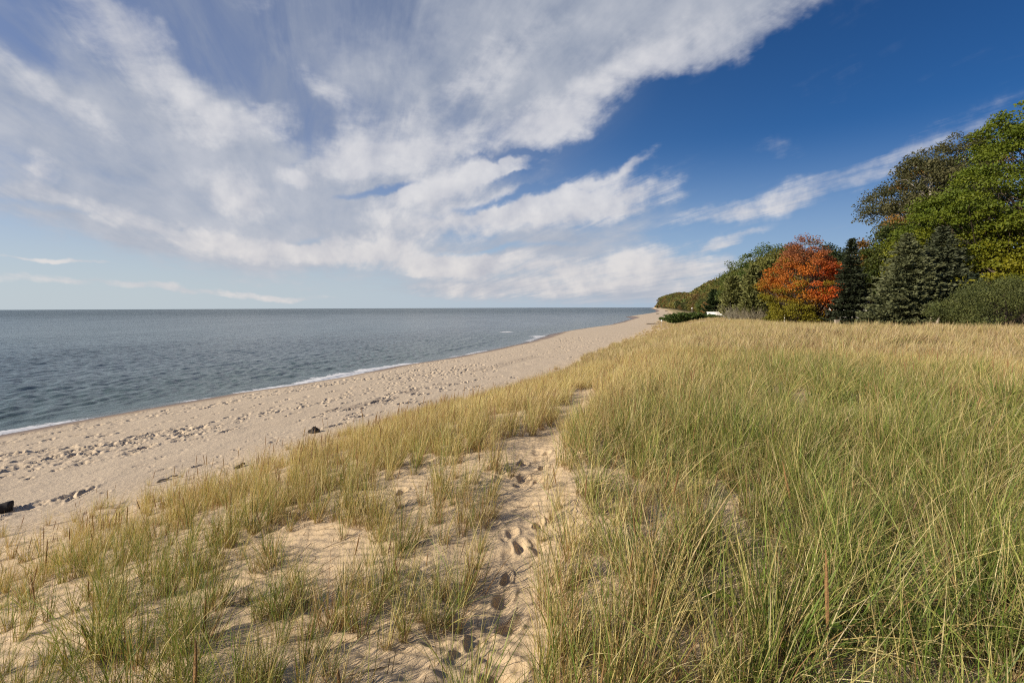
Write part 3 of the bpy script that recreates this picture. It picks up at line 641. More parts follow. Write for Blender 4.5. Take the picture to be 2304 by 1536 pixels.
# bare grey brush
def brush(loc, label, R, Hh, seed, col=(.16,.13,.10)):
    rng = np.random.RandomState(seed); root = empty('bare_brush', loc, label, 'brush'); S = Soup()
    for b in range(90):
        a = rng.uniform(0, 6.28); r0 = R*.6*rng.rand()**.5; p0 = np.array([math.cos(a)*r0, math.sin(a)*r0, -.05]); a2 = rng.uniform(0, 6.28)
        d = np.array([math.cos(a2)*.5+p0[0]/R*.6, math.sin(a2)*.5+p0[1]/R*.6, 1]); l_ = Hh*rng.uniform(.6, 1.1)
        p1 = p0+d*l_*.5+rng.normal(size=3)*.08; p2 = p0+d*l_+rng.normal(size=3)*.2
        v, f = tube([p0, p1, p2], [.022, .015, .005], 4); S.add(v, f)
        for q in range(5):
            s_ = p0+(p2-p0)*rng.uniform(.3, .9); e = s_+(rng.normal(size=3)*.4+np.array([0, 0, .35]))*Hh*.3
            v, f = tube([s_, e], [.011, .005], 4); S.add(v, f)
    S.obj('stems', simple('grey_twigs', col, .9, 0, 10), root)
for i, (px, D, R, Hh, lab) in enumerate([(1662, 60, 2.2, 1.7, 'leafless grey brush in front of the shorter cedar'), (1700, 57, 2.0, 1.5, 'leafless brownish brush in front of the taller cedar'), (1640, 84, 2.2, 2.0, 'pale bare brush at the right end of the white wall')]):
    brush(place(px, D), lab, R, Hh, 70+i, (.20,.175,.115) if i else (.22,.20,.145))

# ------------------------------------------------------------------ trees on the bluff: individuals near, a wood farther on
ORD = ['nearest', 'second nearest', 'third nearest', 'fourth nearest', 'fifth nearest', 'sixth nearest', 'seventh nearest', 'eighth nearest', 'ninth nearest', 'tenth nearest'] + [w_+' nearest' for w_ in ('eleventh twelfth thirteenth fourteenth fifteenth sixteenth seventeenth eighteenth nineteenth twentieth twenty-first twenty-second twenty-third twenty-fourth twenty-fifth').split()]
LC = {}
protos = []
PC = [((.068,.098,.022),(.125,.150,.032)), ((.13,.128,.032),(.21,.19,.048)), ((.12,.085,.03),(.18,.12,.04)), ((.055,.07,.02),(.095,.10,.028)), ((.19,.11,.035),(.26,.15,.05))]
PN = ['dark green', 'olive', 'brownish', 'mid green', 'rusty orange']
for k_ in range(5):
    rng = np.random.RandomState(100+k_)
    r = broadleaf('bluff_tree', (0, 0, 0), '', 'tree', None, rng, 4.3, 4.3, 2.2, 10.5, RND, 60, 62, .62, (1.25,1.25,.75), flat(*PC[k_], .4), trunk_r=.25, limbs=10)
    protos.append(r)
rg = np.random.RandomState(17); cnt = 0; used_p = [False]*5
def put_bluff(x, y, k, s, where):
    global cnt
    grp = f'{PN[k]} trees {where}'; LC[grp] = LC.get(grp, -1)+1; lab = f'{ORD[min(LC[grp], 24)]} {PN[k]} tree {where}'
    z = gz(x, y)-.3; rz = rg.uniform(0, 6.28); scl = (s, s, s*rg.uniform(.85, 1.15))
    if not used_p[k]:
        r = protos[k]; r.location = (x, y, z); r.rotation_euler = (0, 0, rz); r.scale = scl; r['label'] = lab; r['group'] = grp; used_p[k] = True
    else: copy_thing(protos[k], (x, y, z), rz, scl, lab, grp)
    cnt += 1
rows = [(15, 'in the lowest row at the foot of the wooded bluff', .62), (24, 'on the lower slope of the wooded bluff', .85), (35, 'halfway up the wooded bluff', 1.0), (47, 'on the upper slope of the wooded bluff', 1.05), (60, 'along the crest of the wooded bluff', 1.05)]
for s0, where, sc0 in rows:
    y = 118+rg.uniform(0, 8) if s0 > 20 else 150
    while y < 520:
        k = int(rg.choice(5, p=([.14,.34,.27,.17,.08] if s0 < 40 else [.45,.2,.1,.25,0])))
        x = float(xtoe(np.array([y]))[0])+s0/CO+rg.normal(0, 1.5)
        if not (y < 170 and s0 < 20): put_bluff(x, y, k, sc0*rg.uniform(.8, 1.15), where)
        y += rg.uniform(6.5, 9.5)*(1+y/900)
for k in range(5):
    if not used_p[k]:
        for ch in list(protos[k].children): bpy.data.objects.remove(ch)
        bpy.data.objects.remove(protos[k])
# the far wood (hundreds of crowns reading as one mass)
rng = np.random.RandomState(19); cen = []; y = 520.0
while y < 3300:
    for s0 in np.arange(12 if y < 1700 else 5, 100, 8.5 if y < 1200 else 11):
        yy = y+rng.uniform(-4, 4); xx = float(xtoe(np.array([yy]))[0])+s0/CO+rng.normal(0, 2.5)
        if 2040 < yy < 2330 and s0 < 22: continue
        cen.append((xx, yy, rng.rand(), s0))
    y += 8+y/180
cen = np.array(cen); cz = ground0(cen[:, 0], cen[:, 1]); nL = 120
base_ = np.stack([cen[:, 0], cen[:, 1], cz+6.5], 1); q = rng.normal(size=(len(cen), nL, 3)); q /= np.linalg.norm(q, axis=2)[:, :, None]
hsc = (0.75+.5*rng.rand(len(cen)))[:, None, None]*np.where(cen[:, 3] < 20, .65, 1.0)[:, None, None]
q2 = q*np.array([4.6, 4.6, 5.0])*hsc*(.75+.35*rng.rand(len(cen), nL, 1)); pts = (base_[:, None]+q2).reshape(-1, 3)
v, f = leaves(pts, 1.9, rng, q.reshape(-1, 3), .9, .3)
colr = np.array([PC[i][0] for i in range(5)])*.5+np.array([PC[i][1] for i in range(5)])*.5
ck = 1.15*colr[rng.choice(5, len(cen), p=[.22,.36,.24,.13,.05])]; ck = np.repeat(ck, nL, 0)*(.7+.5*rng.rand(len(pts), 1))
tag(mesh_obj('far_wood', v, f, M_LEAF, None, np.repeat(ck, 4, 0)), 'distant mixed wood covering the bluff and headland', 'wood', None, 'stuff')
# pale sand scar on the headland
S = Soup()
print('bluff trees', cnt, 'far', len(cen))

# ------------------------------------------------------------------ small things
def lathe(profile, sides=14, seed=None):
    V_ = []; Fc = []
    for r, z in profile:
        for k in range(sides): V_.append((r*math.cos(2*math.pi*k/sides), r*math.sin(2*math.pi*k/sides), z))
    for i in range(len(profile)-1):
        for k in range(sides): k2 = (k+1) % sides; Fc.append((i*sides+k, i*sides+k2, (i+1)*sides+k2, (i+1)*sides+k))
    return np.array(V_), np.array(Fc)
def rough_log(name, p0, p1, r0, r1, m, label, cat, seed, tilt=(0.05, 0.1)):
    rng = np.random.RandomState(seed); p0 = np.array(p0); p1 = np.array(p1); n = 9; S = Soup()
    path = [p0+(p1-p0)*i/(n-1)+np.array([rng.normal(0, .02), rng.normal(0, .02), rng.normal(0, .01)]) for i in range(n)]
    rr = [(r0+(r1-r0)*i/(n-1))*rng.uniform(.85, 1.12) for i in range(n)]
    path = [path[0]]+path+[path[-1]]; rr = [.004]+rr+[.004]
    v, f = tube(path, rr, 10); v = v+rng.normal(size=v.shape)*r0*.07; S.add(v, f)
    c = (p0+p1)/2
    v2 = np.vstack(S.v)-c; o = mesh_obj(name, v2, np.vstack(S.f), m, smooth=True); o.location = c
    return tag(o, label, cat)
x0, y0, z0 = onland(-70, 1168, 1.4); x1, y1, z1_ = onland(26, 1148, 1.4)
rough_log('driftwood_log', (x0, y0, gz(x0, y0)+.10), (x1, y1, gz(x1, y1)+.10), .13, .12, M_DARKWOOD, 'dark charred driftwood log lying on the sand at the left edge', 'log', 1)
# dark weathered chunk on the beach
x, y, z = onland(708, 972, 1.2); rngk = np.random.RandomState(4); S = Soup()
v, f = lathe([(.01, -.05), (.17, -.03), (.15, .06), (.09, .13), (.04, .17), (.01, .18)], 11); v[:, :2] *= (1+.25*rngk.normal(size=(len(v), 1))); v[:, 2] += rngk.normal(size=len(v))*.025; S.add(v, f)
o = S.obj('wood_chunk', M_DARKWOOD); o.location = (x, y, gz(x, y)); tag(o, 'lone dark lump of wood in the middle of the beach', 'driftwood')
for i, (px, py, r_, L_, m_, lab) in enumerate([(1470,729,.16,4.5,M_DRIFT,'grey driftwood trunk at the grass edge near the white marker'), (1500,699.5,.3,5,M_DARKWOOD,'dark driftwood far up the beach'), (1480,706,.25,4,M_DARKWOOD,'dark debris by the water beyond the sand spit'),
        (378,1077,.03,.5,M_DRIFT,'thin pale driftwood stick near the foot of the dune'), (540,1051,.05,.35,M_DARKWOOD,'short dark stick on the sand below the dune grass')]):
    x, y, z = onland(px, py, 1.2); a = 0.25+0.3*i
    rough_log('driftwood_stick' if i > 2 else 'driftwood', (x-L_/2*math.cos(a), y-L_/2*math.sin(a), gz(x, y)+r_*.6), (x+L_/2*math.cos(a), y+L_/2*math.sin(a), gz(x, y)+r_*.9), r_, r_*.6, m_, lab, 'driftwood', 30+i)
def marker(px, py, D, lab, rr):
    x = xat(px, D); g = gz(x, D); zc_ = zat(px, py, D)
    root = empty('beach_marker', (x, D, g), lab, 'marker')
    S = Soup(); v, f = tube([(0, 0, -.2), (0, 0, zc_-g-rr*.5)], [.045, .045], 8); S.add(v, f); S.obj('pole', M_DRIFT, root, True)
    S = Soup(); pr = [(rr*math.sin(a)+.001, zc_-g-rr*math.cos(a)) for a in np.linspace(0, math.pi, 9)]; v, f = lathe(pr, 14); S.add(v, f); S.obj('ball', M_WHITE, root, True)
marker(1489, 721.5, 88, 'white ball marker on the grass left of the juniper', .15)
marker(1557, 693.5, 112, 'white ball on a thin pole above the juniper', .15)
D = 47; x = xat(1766, D); g = gz(x, D); zt = zat(1766, 706, D); o = empty('white_post', (x, D, g), 'white post standing in the grass before the red maple', 'post')
S = Soup(); S.add(*lathe([(.001, -.2), (.055, -.2), (.055, zt-g-.03), (.045, zt-g), (.001, zt-g+.01)], 10)); S.obj('post_shaft', M_WHITE, o, False)
D = 32; x = xat(2108, D); g = gz(x, D); zt = zat(2108, 710, D); root = empty('tree_stump', (x, D, g), 'pale broken snag poking out of the grass below the spruces', 'stump')
S = Soup(); S.add(*tube([(0, 0, -.1), (.05, 0, (zt-g)*.6), (.22, 0, zt-g+.05)], [.11, .09, .03], 7)); S.add(*tube([(0, 0, .3), (-.3, .1, (zt-g)*.9)], [.05, .03], 5)); S.obj('snag_wood', M_DRIFT, root)
D = 42; x = xat(1884, D); g = gz(x, D); root = empty('wood_block', (x, D, g), 'square pale block half sunk in the grass before the narrow spruce', 'block')
S = Soup(); zt = zat(1884, 720, D)-g; S.add(*box(-.16, .16, -.1, .1, -.1, zt)); S.add(*box(-.19, .19, -.13, .13, zt, zt+.04)); S.obj('block_body', M_DRIFT, root)
# low white wall
D = 104; xa, xb = xat(1592, D), xat(1632, D); ga = gz((xa+xb)/2, D); zt = zat(1595, 701.5, D); root = empty('white_wall', ((xa+xb)/2, D, ga), 'low white painted wall half hidden by the brush', 'wall', rz=-.6)
Lw = xb-xa; hw_ = zt-ga; S = Soup(); S.add(*box(-Lw/2, Lw/2, -.15, .15, -.3, hw_-.12)); S.obj('wall_body', M_WHITE, root)
S = Soup(); S.add(*box(-Lw/2-.08, Lw/2+.08, -.22, .22, hw_-.12, hw_)); S.obj('coping', M_WHITE, root)
# white cottage glimpsed between the spruces
D = 64; xh = xat(1893, D); g = gz(xh, D); root = empty('cottage', (xh, D, g), 'white cottage glimpsed through the dark trees', 'house', rz=.2)
S = Soup(); S.add(*box(-2.2, 2.2, -3, 3, -.3, 2.8)); S.obj('wall', M_WHITE, root)
S = Soup(); v = np.array([(-2.6,-3.5,2.802),(2.6,-3.5,2.802),(2.6,3.5,2.802),(-2.6,3.5,2.802),(-2.6,0,4.6),(2.6,0,4.6)], float); S.add(v, np.array([(0,1,5,4),(2,3,4,5),(0,3,2,1),(0,4,4,3),(1,2,5,5)][:3])); S.obj('roof', M_ROOF, root)
for wx in (-1.1, 1.1):
    S = Soup(); S.add(*box(wx-.6, wx+.6, -3.06, -3.003, .9, 2.2)); fr = S.obj('window', M_WHITE, root)
    S = Soup(); S.add(*box(wx-.5, wx+.5, -3.10, -3.063, 1.0, 2.1)); S.obj('pane', M_GLASS, fr)

# ------------------------------------------------------------------ grass
G1, G2, G3 = np.array([.125,.178,.030]), np.array([.25,.275,.062]), np.array([.10,.13,.045])
Y1, Y2 = np.array([.58,.47,.19]), np.array([.66,.55,.28]); B1 = np.array([.36,.22,.10]); P1_ = np.array([.55,.46,.25])
def tuft(seed, nbl, h, green, nseg=5, wid=.0042, rad_=.07, splay=.35, wind=.12, dead=.3, heads=0, curl=.5, tint=(1, 1, 1)):
    rng = np.random.RandomState(seed); n = nbl
    kind = rng.rand(n); col = np.where((kind < green)[:, None], np.where(rng.rand(n, 1) < .5, G1, G2)*(1+.2*rng.normal(size=(n, 1))),
             np.where(rng.rand(n, 1) < .55, Y1, np.where(rng.rand(n, 1) < .5, Y2, B1)))
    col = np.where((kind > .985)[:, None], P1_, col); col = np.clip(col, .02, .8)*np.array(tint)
    az = rng.rand(n)*6.283; r0 = rad_*rng.rand(n)**.6; p0 = np.stack([np.cos(az)*r0, np.sin(az)*r0, np.full(n, -.03)], 1)
    L = h*(.45+.65*rng.rand(n)); isd = rng.rand(n) < dead; L = np.where(isd, L*.55, L); col[isd] = np.where(rng.rand(isd.sum(), 1) < .5, B1, Y1*.8)
    a2 = az+rng.normal(size=n)*.7; sp = np.abs(rng.normal(size=n))*splay*.6+.06; sp = np.where(isd, sp*2.2, sp)
    d = np.stack([np.cos(a2)*sp+wind, np.sin(a2)*sp+wind*.3, np.ones(n)], 1); d /= np.linalg.norm(d, axis=1)[:, None]
    cv = curl*rng.rand(n)**1.6; bd = np.stack([np.cos(a2)*.9+wind*1.5, np.sin(a2)*.9+wind*.5, -.75*np.ones(n)], 1)
    sd3 = np.cross(d, np.stack([np.cos(a2+rng.normal(size=n)*1.2), np.sin(a2), 0*a2], 1)); 
    fa = rng.rand(n)*3.14; e = np.cross(d, np.array([0, 0, 1.])+rng.normal(size=(n, 3))*.3); e /= np.linalg.norm(e, axis=1)[:, None]+1e-9; e2 = np.cross(d, e)
    wv_ = e*np.cos(fa)[:, None]+e2*np.sin(fa)[:, None]
    tt = np.linspace(0, 1, nseg+1); Vs = []; Cs = []
    W_ = wid*(.7+.7*rng.rand(n))
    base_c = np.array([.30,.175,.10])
    for t in tt:
        c = p0+(d*(L*t)[:, None])+bd*(L*cv*t**2.3)[:, None]
        w_ = (W_*(1-.88*t**2.2))[:, None]
        Vs += [c-wv_*w_, c+wv_*w_]
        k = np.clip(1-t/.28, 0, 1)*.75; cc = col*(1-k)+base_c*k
        tipk = np.clip((t-.8)/.2, 0, 1)*.35; cc = cc*(1-tipk)+Y1*tipk
        Cs += [cc, cc]
    V_ = np.stack(Vs, 1); C_ = np.stack(Cs, 1); m = 2*(nseg+1)
    F0 = np.array([(2*i, 2*i+1, 2*i+3, 2*i+2) for i in range(nseg)]); Fc = (F0[None]+np.arange(n)[:, None, None]*m).reshape(-1, 4)
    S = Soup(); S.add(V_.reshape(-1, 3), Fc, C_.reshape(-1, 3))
    for q in range(heads):
        a = rng.uniform(0, 6.28); lean_ = rng.uniform(.02, .22); hh_ = h*rng.uniform(.95, 1.2); tip = np.array([math.cos(a)*lean_*hh_+wind*hh_*.8, math.sin(a)*lean_*hh_, hh_]); hl = .22
        v, f = tube([np.array([0, 0, 0.]), tip*.78], [.0028, .0022], 4); S.add(v, f, Y1*.8)
        v, f = tube([tip*.76, tip*.80, tip*.92, tip], [.002, .0062, .0058, .0012], 6); S.add(v, f, np.array([.36,.22,.09])*rng.uniform(.8, 1.1))
    return S
gcol = bpy.data.collections.new('grass_sources'); NV = 0
def src(S):
    global NV
    o = S.obj('grass_tuft_%02d' % NV, M_GRASS, link=False); gcol.objects.link(o); NV += 1; return NV-1
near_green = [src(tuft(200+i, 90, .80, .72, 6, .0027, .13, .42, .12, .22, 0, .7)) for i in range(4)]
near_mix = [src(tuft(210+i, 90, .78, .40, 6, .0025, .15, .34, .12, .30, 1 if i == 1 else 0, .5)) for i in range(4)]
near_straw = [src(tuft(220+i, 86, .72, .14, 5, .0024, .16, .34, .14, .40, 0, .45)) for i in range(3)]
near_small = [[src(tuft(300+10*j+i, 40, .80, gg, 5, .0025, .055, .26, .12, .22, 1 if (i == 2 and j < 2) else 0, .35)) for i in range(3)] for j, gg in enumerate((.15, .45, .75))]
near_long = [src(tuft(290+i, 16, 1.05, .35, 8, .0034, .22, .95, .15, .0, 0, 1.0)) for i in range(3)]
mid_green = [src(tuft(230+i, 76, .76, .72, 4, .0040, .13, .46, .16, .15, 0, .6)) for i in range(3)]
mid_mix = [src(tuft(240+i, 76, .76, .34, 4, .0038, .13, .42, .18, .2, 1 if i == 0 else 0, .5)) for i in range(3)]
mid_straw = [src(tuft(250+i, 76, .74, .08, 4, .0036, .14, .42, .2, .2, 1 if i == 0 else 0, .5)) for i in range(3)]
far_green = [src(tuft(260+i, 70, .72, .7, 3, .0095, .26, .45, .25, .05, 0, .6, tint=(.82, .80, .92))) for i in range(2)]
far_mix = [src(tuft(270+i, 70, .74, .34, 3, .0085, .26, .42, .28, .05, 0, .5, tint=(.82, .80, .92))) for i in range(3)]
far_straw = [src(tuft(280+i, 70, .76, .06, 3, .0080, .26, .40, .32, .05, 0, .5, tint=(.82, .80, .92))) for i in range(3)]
rg = np.random.RandomState(99)
def inpoly(x, y, poly):
    r = np.zeros(x.shape, bool); n = len(poly)
    for i in range(n):
        x0, y0 = poly[i]; x1, y1 = poly[(i+1) % n]
        c = ((y0 > y) != (y1 > y)) & (x < (x1-x0)*(y-y0)/(y1-y0+1e-12)+x0); r ^= c
    return r
def wpoly(pts, z=3.5): return [pt(px, py, z) for px, py in pts]
bare = [(wpoly([(1085,1536),(1060,1330),(1090,1240),(1140,1130),(1110,1070),(1230,985),(1330,885),(1350,900),(1280,1000),(1240,1080),(1225,1180),(1205,1300),(1215,1400),(1240,1536)]), .05),
        (wpoly([(850,1110),(930,1060),(1110,1030),(1190,1000),(1200,1040),(1060,1100),(960,1140),(860,1180)]), .12),
        (wpoly([(560,1150),(760,1070),(840,1080),(640,1190)], 3.0), .55), (wpoly([(380,1250),(520,1160),(600,1180),(440,1300)], 2.8), .5),
        (wpoly([(250,1190),(330,1165),(330,1215),(260,1230)], 2.3), .3), (wpoly([(600,1330),(800,1260),(860,1300),(700,1400)], 3.3), .5),
        (wpoly([(1540,1330),(1700,1300),(1760,1420),(1500,1440)]), .4), (wpoly([(1500,1480),(1900,1470),(1950,1536),(1480,1560)], 3.7), .4)]
PX = []; PY = []; PI_ = []; PS = []; PZ = []
def scatter(r0, r1, a0, a1, dens_max, tier):
    A = math.radians(a1-a0)*(r1*r1-r0*r0)/2; n = int(A*dens_max)
    r = np.sqrt(rg.uniform(r0*r0, r1*r1, n)); a = np.radians(rg.uniform(a0, a1, n)); x = r*np.sin(a); y = r*np.cos(a)
    s = (x-xtoe(y))*CO; dp = dpath(x, y)
    ridge = np.interp(y, [p_[1] for p_ in PATH], [p_[0] for p_ in PATH])   # path's x at this y
    right = sst(-.3, 1.0, x-ridge-.15+.8*fbm(x*.8, y*.8, 2, 91))
    cl = fbm(x*.55, y*.55, 3, 15)
    th0 = np.degrees(np.arctan2(x, y))
    left_d = (.94+.75*cl)*(.40+.60*sst(0, 3.0, s))*(1 if tier == 0 else (.44+.50*sst(-30, -6, th0))*(.62+.38*sst(1, 6, s)))
    right_d = (.72+.35*cl)*(.72 if tier == 0 else 1)+.4*sst(4.5, 8, r)+.25*sst(25, 45, np.degrees(np.arctan2(x, y)))
    d = left_d*(1-right)+right_d*right
    d = np.where(y > 60, .9+0*d, d)
    d *= sst(-.6, 1.0, s+1.5*fbm(x*.35, y*.35, 3, 28))
    for poly, k in bare:
        m = inpoly(x, y, poly); d = np.where(m, d*k, d)
    d *= np.where((y > 0) & (r < 30), 1-.92*np.exp(-(dp/.20)**2), 1)
    d = np.where(y > 70, d*(1-sst(13, 20, s)), d)
    d = np.where((y > 38), d*(1-sst(32, 38, s)), d)
    ok = rg.rand(n) < np.clip(d, 0, 1); x, y, r, s, right, cl = x[ok], y[ok], r[ok], s[ok], right[ok], cl[ok]
    # greenness: lush on the right foreground and the left toe, golden on the crest, straw far
    g = .24+.55*fbm(x*.22, y*.22, 3, 61)
    th_ = np.degrees(np.arctan2(x, y))
    g += .75*sst(14, 34, th_)*(1-sst(5, 13, r)) + .22*(1-sst(4, 10, r)) + .30*(1-sst(-42, -14, th_))*(1-sst(14, 24, r)) + .30*(1-sst(-34, -22, th_))*(1-sst(5, 10, r))
    g -= .45*sst(6, 13, r)*(1-sst(14, 30, th_))*sst(-34, -12, th_) + .10*sst(5, 10, r) + .28*sst(20, 34, r) + .10*sst(3, 8, r)
    gx, gy = pt(1790, 825, 4.3); g += .55*np.exp(-(((x-gx)/4)**2+((y-gy)/5)**2)); gx, gy = pt(1560, 880, 4.3); g += .3*np.exp(-(((x-gx)/2.5)**2+((y-gy)/3)**2))
    g += .2*rg.normal(size=len(x))
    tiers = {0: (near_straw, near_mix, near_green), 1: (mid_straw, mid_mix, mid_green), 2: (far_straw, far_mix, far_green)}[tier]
    lev = np.where(g > .62, 2, np.where(g > .28, 1, 0))
    ii = np.array([tiers[l][rg.randint(len(tiers[l]))] for l in lev], int)
    thk = np.degrees(np.arctan2(x, y))
    if tier < 2: sm = (rg.rand(len(x)) > right*1.2) & (rg.rand(len(x)) < (.85 if tier == 0 else .85*(1-sst(-30, -8, thk)))); sel = np.array([near_small[l][k] for l, k in zip(lev, rg.randint(3, size=len(x)))]); ii = np.where(sm, sel, ii)
    if tier < 2: ii = np.where(rg.rand(len(x)) < (.03+.15*right), np.array(near_long)[rg.randint(3, size=len(x))], ii)
    hs = (.64+.20*right)*(.80+.4*rg.rand(len(x)))*(1+.3*cl)*np.where(s < 1.5, .8, 1.0)
    hs = np.where(r > 62, hs*.75, hs)
    PX.extend(x); PY.extend(y); PI_.extend(ii); PS.extend(hs); PZ.extend(ground0(x, y))
scatter(1.25, 9, -62, 62, 30, 0)
scatter(1.8, 7, 62, 298, 5, 0)
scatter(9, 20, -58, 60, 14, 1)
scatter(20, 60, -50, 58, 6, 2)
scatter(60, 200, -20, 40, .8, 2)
n = len(PX); print('tufts', n)
me = bpy.data.meshes.new('dune_grass'); me.vertices.add(n); me.vertices.foreach_set('co', np.stack([PX, PY, PZ], 1).astype(np.float32).ravel())
a = me.attributes.new('idx', 'INT', 'POINT'); a.data.foreach_set('value', np.array(PI_, np.int32))
a = me.attributes.new('scl', 'FLOAT', 'POINT'); a.data.foreach_set('value', np.array(PS, np.float32))
rot = np.stack([rg.normal(size=n)*.06, rg.normal(size=n)*.06+.05, rg.normal(size=n)*.9], 1).astype(np.float32)
a = me.attributes.new('rotv', 'FLOAT_VECTOR', 'POINT'); a.data.foreach_set('vector', rot.ravel())
go = bpy.data.objects.new('dune_grass', me); COL.objects.link(go)
tag(go, 'tall green and straw coloured dune grass covering the sand', 'grass', None, 'stuff')
ng = bpy.data.node_groups.new('grass', 'GeometryNodeTree'); ng.interface.new_socket('Geometry', in_out='INPUT', socket_type='NodeSocketGeometry'); ng.interface.new_socket('Geometry', in_out='OUTPUT', socket_type='NodeSocketGeometry')
N = ng.nodes; Lk = ng.links
gi = N.new('NodeGroupInput'); goo = N.new('NodeGroupOutput'); m2p = N.new('GeometryNodeMeshToPoints'); iop = N.new('GeometryNodeInstanceOnPoints'); ci = N.new('GeometryNodeCollectionInfo')
ci.inputs['Collection'].default_value = gcol; ci.inputs['Separate Children'].default_value = True; ci.inputs['Reset Children'].default_value = True
def na(name, typ): a = N.new('GeometryNodeInputNamedAttribute'); a.data_type = typ; a.inputs[0].default_value = name; return a.outputs[0]
Lk.new(gi.outputs[0], m2p.inputs[0]); Lk.new(m2p.outputs[0], iop.inputs['Points']); Lk.new(ci.outputs[0], iop.inputs['Instance']); iop.inputs['Pick Instance'].default_value = True
Lk.new(na('idx', 'INT'), iop.inputs['Instance Index']); Lk.new(na('rotv', 'FLOAT_VECTOR'), iop.inputs['Rotation']); Lk.new(na('scl', 'FLOAT'), iop.inputs['Scale']); Lk.new(iop.outputs[0], goo.inputs[0])
md = go.modifiers.new('grass', 'NODES'); md.node_group = ng

# seed spikes standing clear of the blades: things of their own
M_SPIKE = simple('seed_spike', (.30, .17, .065), .9, .8, 90, .35); M_STEM = simple('dry_stem', (.34, .25, .10), .8)
def spike(px0, py0, px1, py1, z, lab, grp=None, rr=.0075, lenk=.55):
    """base pixel, tip pixel; the stem stands at the base point"""
    x, y = pt(px0, py0, z); 
    for _ in range(8): z = gz(x, y); x, y = pt(px0, py0, z)
    D_ = y; tip = np.array([ray(px1, py1)[0]/ray(px1, py1)[1]*D_-x, rg.normal(0, .03), EYE+ray(px1, py1)[2]/ray(px1, py1)[1]*D_-z])
    root = empty('seed_stalk', (x, y, z), lab, 'seed stalk', grp)
    k0 = 1-lenk
    S = Soup(); S.add(*tube([np.array([0, 0, -.02]), tip*(k0+.03)], [.0032, .0024], 5)); S.obj('stem', M_STEM, root, True)
    v, f = tube([tip*k0, tip*(k0+.08), tip*(k0+lenk*.5), tip*(1-.1), tip], [rr*.4, rr*.95, rr, rr*.7, rr*.12], 7); v += rg.normal(size=v.shape)*rr*.12; S = Soup(); S.add(v, f); S.obj('seed_head', M_SPIKE, root)
spike(1866, 1600, 1860, 1238, 3.75, 'tallest tan seed stalk rising from the right foreground grass', None, .0085, .5)
spike(436, 1640, 440, 1438, 3.4, 'thick brown seed stalk at the bottom edge, left foreground', None, .0095, .7)
spike(772, 1640, 772, 1478, 3.6, 'tan seed stalk tip at the bottom edge left of the path', None, .009, .7)
spike(208, 1480, 182, 1402, 3.0, 'brown seed stalk leaning left near the bottom left corner', None, .010, .8)
spike(458, 1440, 469, 1338, 3.2, 'brown seed stalk leaning right in the left foreground', None, .008, .8)
spike(1790, 1180, 1758, 1035, 3.7, 'pale slanting seed stalk deep in the dense right grass', None, .008, .6)
for i, (a_, b_) in enumerate([((188,1206),(193,1157)),((192,1204),(197,1158)),((199,1202),(200,1170)),((206,1200),(212,1156)),((210,1214),(204,1176)),((224,1216),(229,1170)),((233,1196),(233,1164)),((246,1196),(246,1168)),((252,1194),(251,1166)),
        ((258,1192),(263,1152)),((267,1192),(264,1152)),((268,1196),(275,1158)),((284,1186),(284,1140))]):
    spike(*a_, *b_, 2.0, ORD[i].replace('nearest', 'from the left').replace('  ', ' ').replace('from the left', 'brown seed stalk from the left in the upright row at the dune foot') if i else 'leftmost brown seed stalk in the upright row at the dune foot', 'seed stalks in the row at the dune foot', .0085, .9)
STK = ['third from the left edge', 'left one of three close together', 'middle one of three close together', 'right one of three close together', 'tall one above the three', 'just right of the tall one', 'rising from a thick tuft', 'short one leaning left', 'short upright one', 'thick one behind the sand patch',
       'first from the left edge, leaning left', 'second from the left edge, leaning right', 'leaning right near the bottom left', 'leaning left near the bottom', 'farther one standing at the grass edge', 'nearer one standing at the grass edge', 'alone in the middle distance', 'alone beside the dense yellow tufts', 'nearest to the footprints', '', '', 'beside the farthest footprints', 'left of the footprints, halfway up the path']
for i, (a_, b_) in enumerate([((100,1300),(106,1212)),((355,1160),(344,1108)),((362,1155),(361,1120)),((368,1160),(368,1128)),((392,1140),(388,1098)),((390,1130),(396,1100)),((395,1230),(402,1158)),((352,1225),(338,1178)),((376,1215),(376,1180)),((398,1308),(393,1248)),
        ((83,1380),(60,1300)),((60,1370),(85,1270)),((200,1360),(208,1298)),((300,1385),(284,1330)),((462,1052),(458,1022)),((446,1080),(444,1050)),((595,1170),(592,1138)),((740,1140),(738,1106)),((855,1360),(860,1290)),((1490,1130),(1510,1040)),((1560,1200),(1550,1110)),((1080,1060),(1076,1000)),((980,1150),(978,1100))]):
    spike(*a_, *b_, 2.6, f'brown seed stalk in the open tufts, {STK[i]}' if a_[0] < 1300 else f'tan seed stalk in the dense grass, the {"nearer" if a_[1] > 1150 else "farther"} one',
          'seed stalks scattered through the open tufts' if a_[0] < 1300 else 'seed stalks in the dense grass', .007, .7)

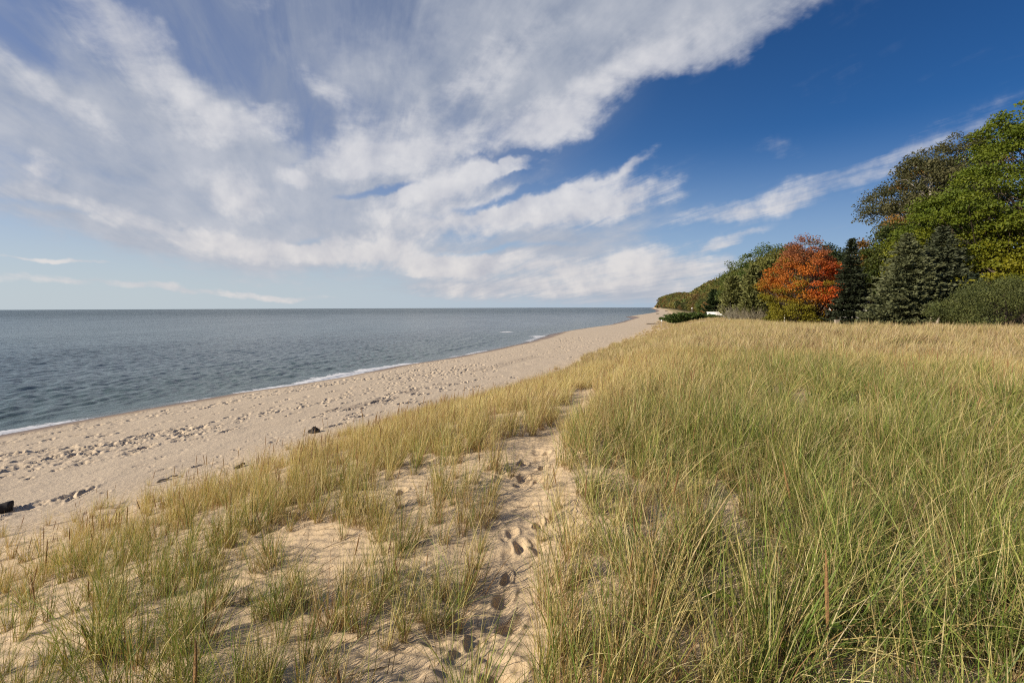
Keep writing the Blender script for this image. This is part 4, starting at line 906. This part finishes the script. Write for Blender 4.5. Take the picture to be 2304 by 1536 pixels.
# dead bits of stem strewn over the sand
n = 9000; r_ = np.sqrt(rg.uniform(1.5, 22**2, n)); t_ = np.radians(rg.uniform(-52, 55, n)); x = r_*np.sin(t_); y = r_*np.cos(t_)
k_ = (x-xtoe(y))*CO > -.3; x, y = x[k_], y[k_]; n = len(x); z = ground0(x, y)+.012; a_ = rg.uniform(0, 3.14, n)*.6+.2; L_ = rg.uniform(.02, .16, n); w_ = .0022
d_ = np.stack([np.cos(a_)*L_, np.sin(a_)*L_, rg.normal(size=n)*.012], 1); q_ = np.stack([-np.sin(a_)*w_, np.cos(a_)*w_, 0*a_+.001], 1); c_ = np.stack([x, y, z], 1)
cc = np.where(rg.rand(n, 1) < .5, np.array([.40,.29,.15]), np.array([.20,.12,.07]))
tag(mesh_obj('stem_litter', np.stack([c_-d_-q_, c_-d_+q_, c_+d_+q_, c_+d_-q_], 1).reshape(-1, 3), np.arange(n*4).reshape(-1, 4), M_GRASS, None, np.repeat(cc, 4, 0)), 'dead stem bits lying on the dune sand', 'plant litter', None, 'stuff')
# small leafy plants
M_WEED = leafmat('leafy_weed', .35, .5)
def weed(px, py, n, size, lab, seed, c1=(.07,.13,.015), c2=(.16,.21,.02)):
    rng = np.random.RandomState(seed); x, y = pt(px, py, 3.7); z = gz(x, y); root = empty('leafy_plant', (x, y, z), lab, 'plant'); S = Soup(); Lf = Soup()
    for i in range(n):
        a = rng.uniform(0, 6.28); L_ = rng.uniform(.10, .32); tip = np.array([math.cos(a)*L_*.7, math.sin(a)*L_*.7, L_*rng.uniform(.5, 1.1)])
        S.add(*tube([np.zeros(3), tip*.5+np.array([0, 0, .04]), tip], [.0035, .0028, .0015], 4))
        dv = np.array([math.cos(a), math.sin(a), rng.uniform(-.3, .3)]); dv /= np.linalg.norm(dv); sd_ = np.cross(dv, [0, 0, 1.]); sd_ /= np.linalg.norm(sd_); up = np.cross(sd_, dv)
        s_ = size*rng.uniform(.6, 1.2)
        pr = [(0, 0), (.12, .30), (.10, .52), (.34, .42), (.48, .50), (.66, .30), (1.0, 0)]
        L1 = [tip+dv*s_*u+sd_*s_*w_*.9+up*s_*(.14*w_-.2*u*u) for u, w_ in pr]; L2 = [tip+dv*s_*u-sd_*s_*w_*.9+up*s_*(.14*w_-.2*u*u) for u, w_ in pr]
        md_ = [tip+dv*s_*u-up*s_*.2*u*u for u, w_ in pr]; k = len(pr)
        vv = np.array(L1+md_+L2); ff_ = [(j, j+1, k+j+1, k+j) for j in range(k-1)]+[(k+j, k+j+1, 2*k+j+1, 2*k+j) for j in range(k-1)]
        q_ = rng.rand(); Lf.add(vv, np.array(ff_), np.array(c1)*(1-q_)+np.array(c2)*q_)
    S.obj('stems', M_STEM, root); Lf.obj('leaves', M_WEED, root, smooth=True)
for i, (px, py, n_, sz, lab) in enumerate([(1668,1400,14,.085,'leafy green plant in the sand patch right of the path'), (1796,1475,11,.08,'bright leafy plant low at the bottom, left of the tall stalk'), (1932,1400,16,.085,'leafy plant just right of the tall tan stalk'),
        (2100,1370,22,.10,'largest yellow green leafy plant in the right foreground grass'), (2140,1445,15,.09,'leafy plant below the largest one near the bottom right'), (2060,1250,14,.085,'dark leafy plant deep in the grass above the largest one'), (1478,1300,8,.06,'tiny leafy plant at the left edge of the dense grass')]):
    weed(px, py, n_, sz, lab, 300+i)
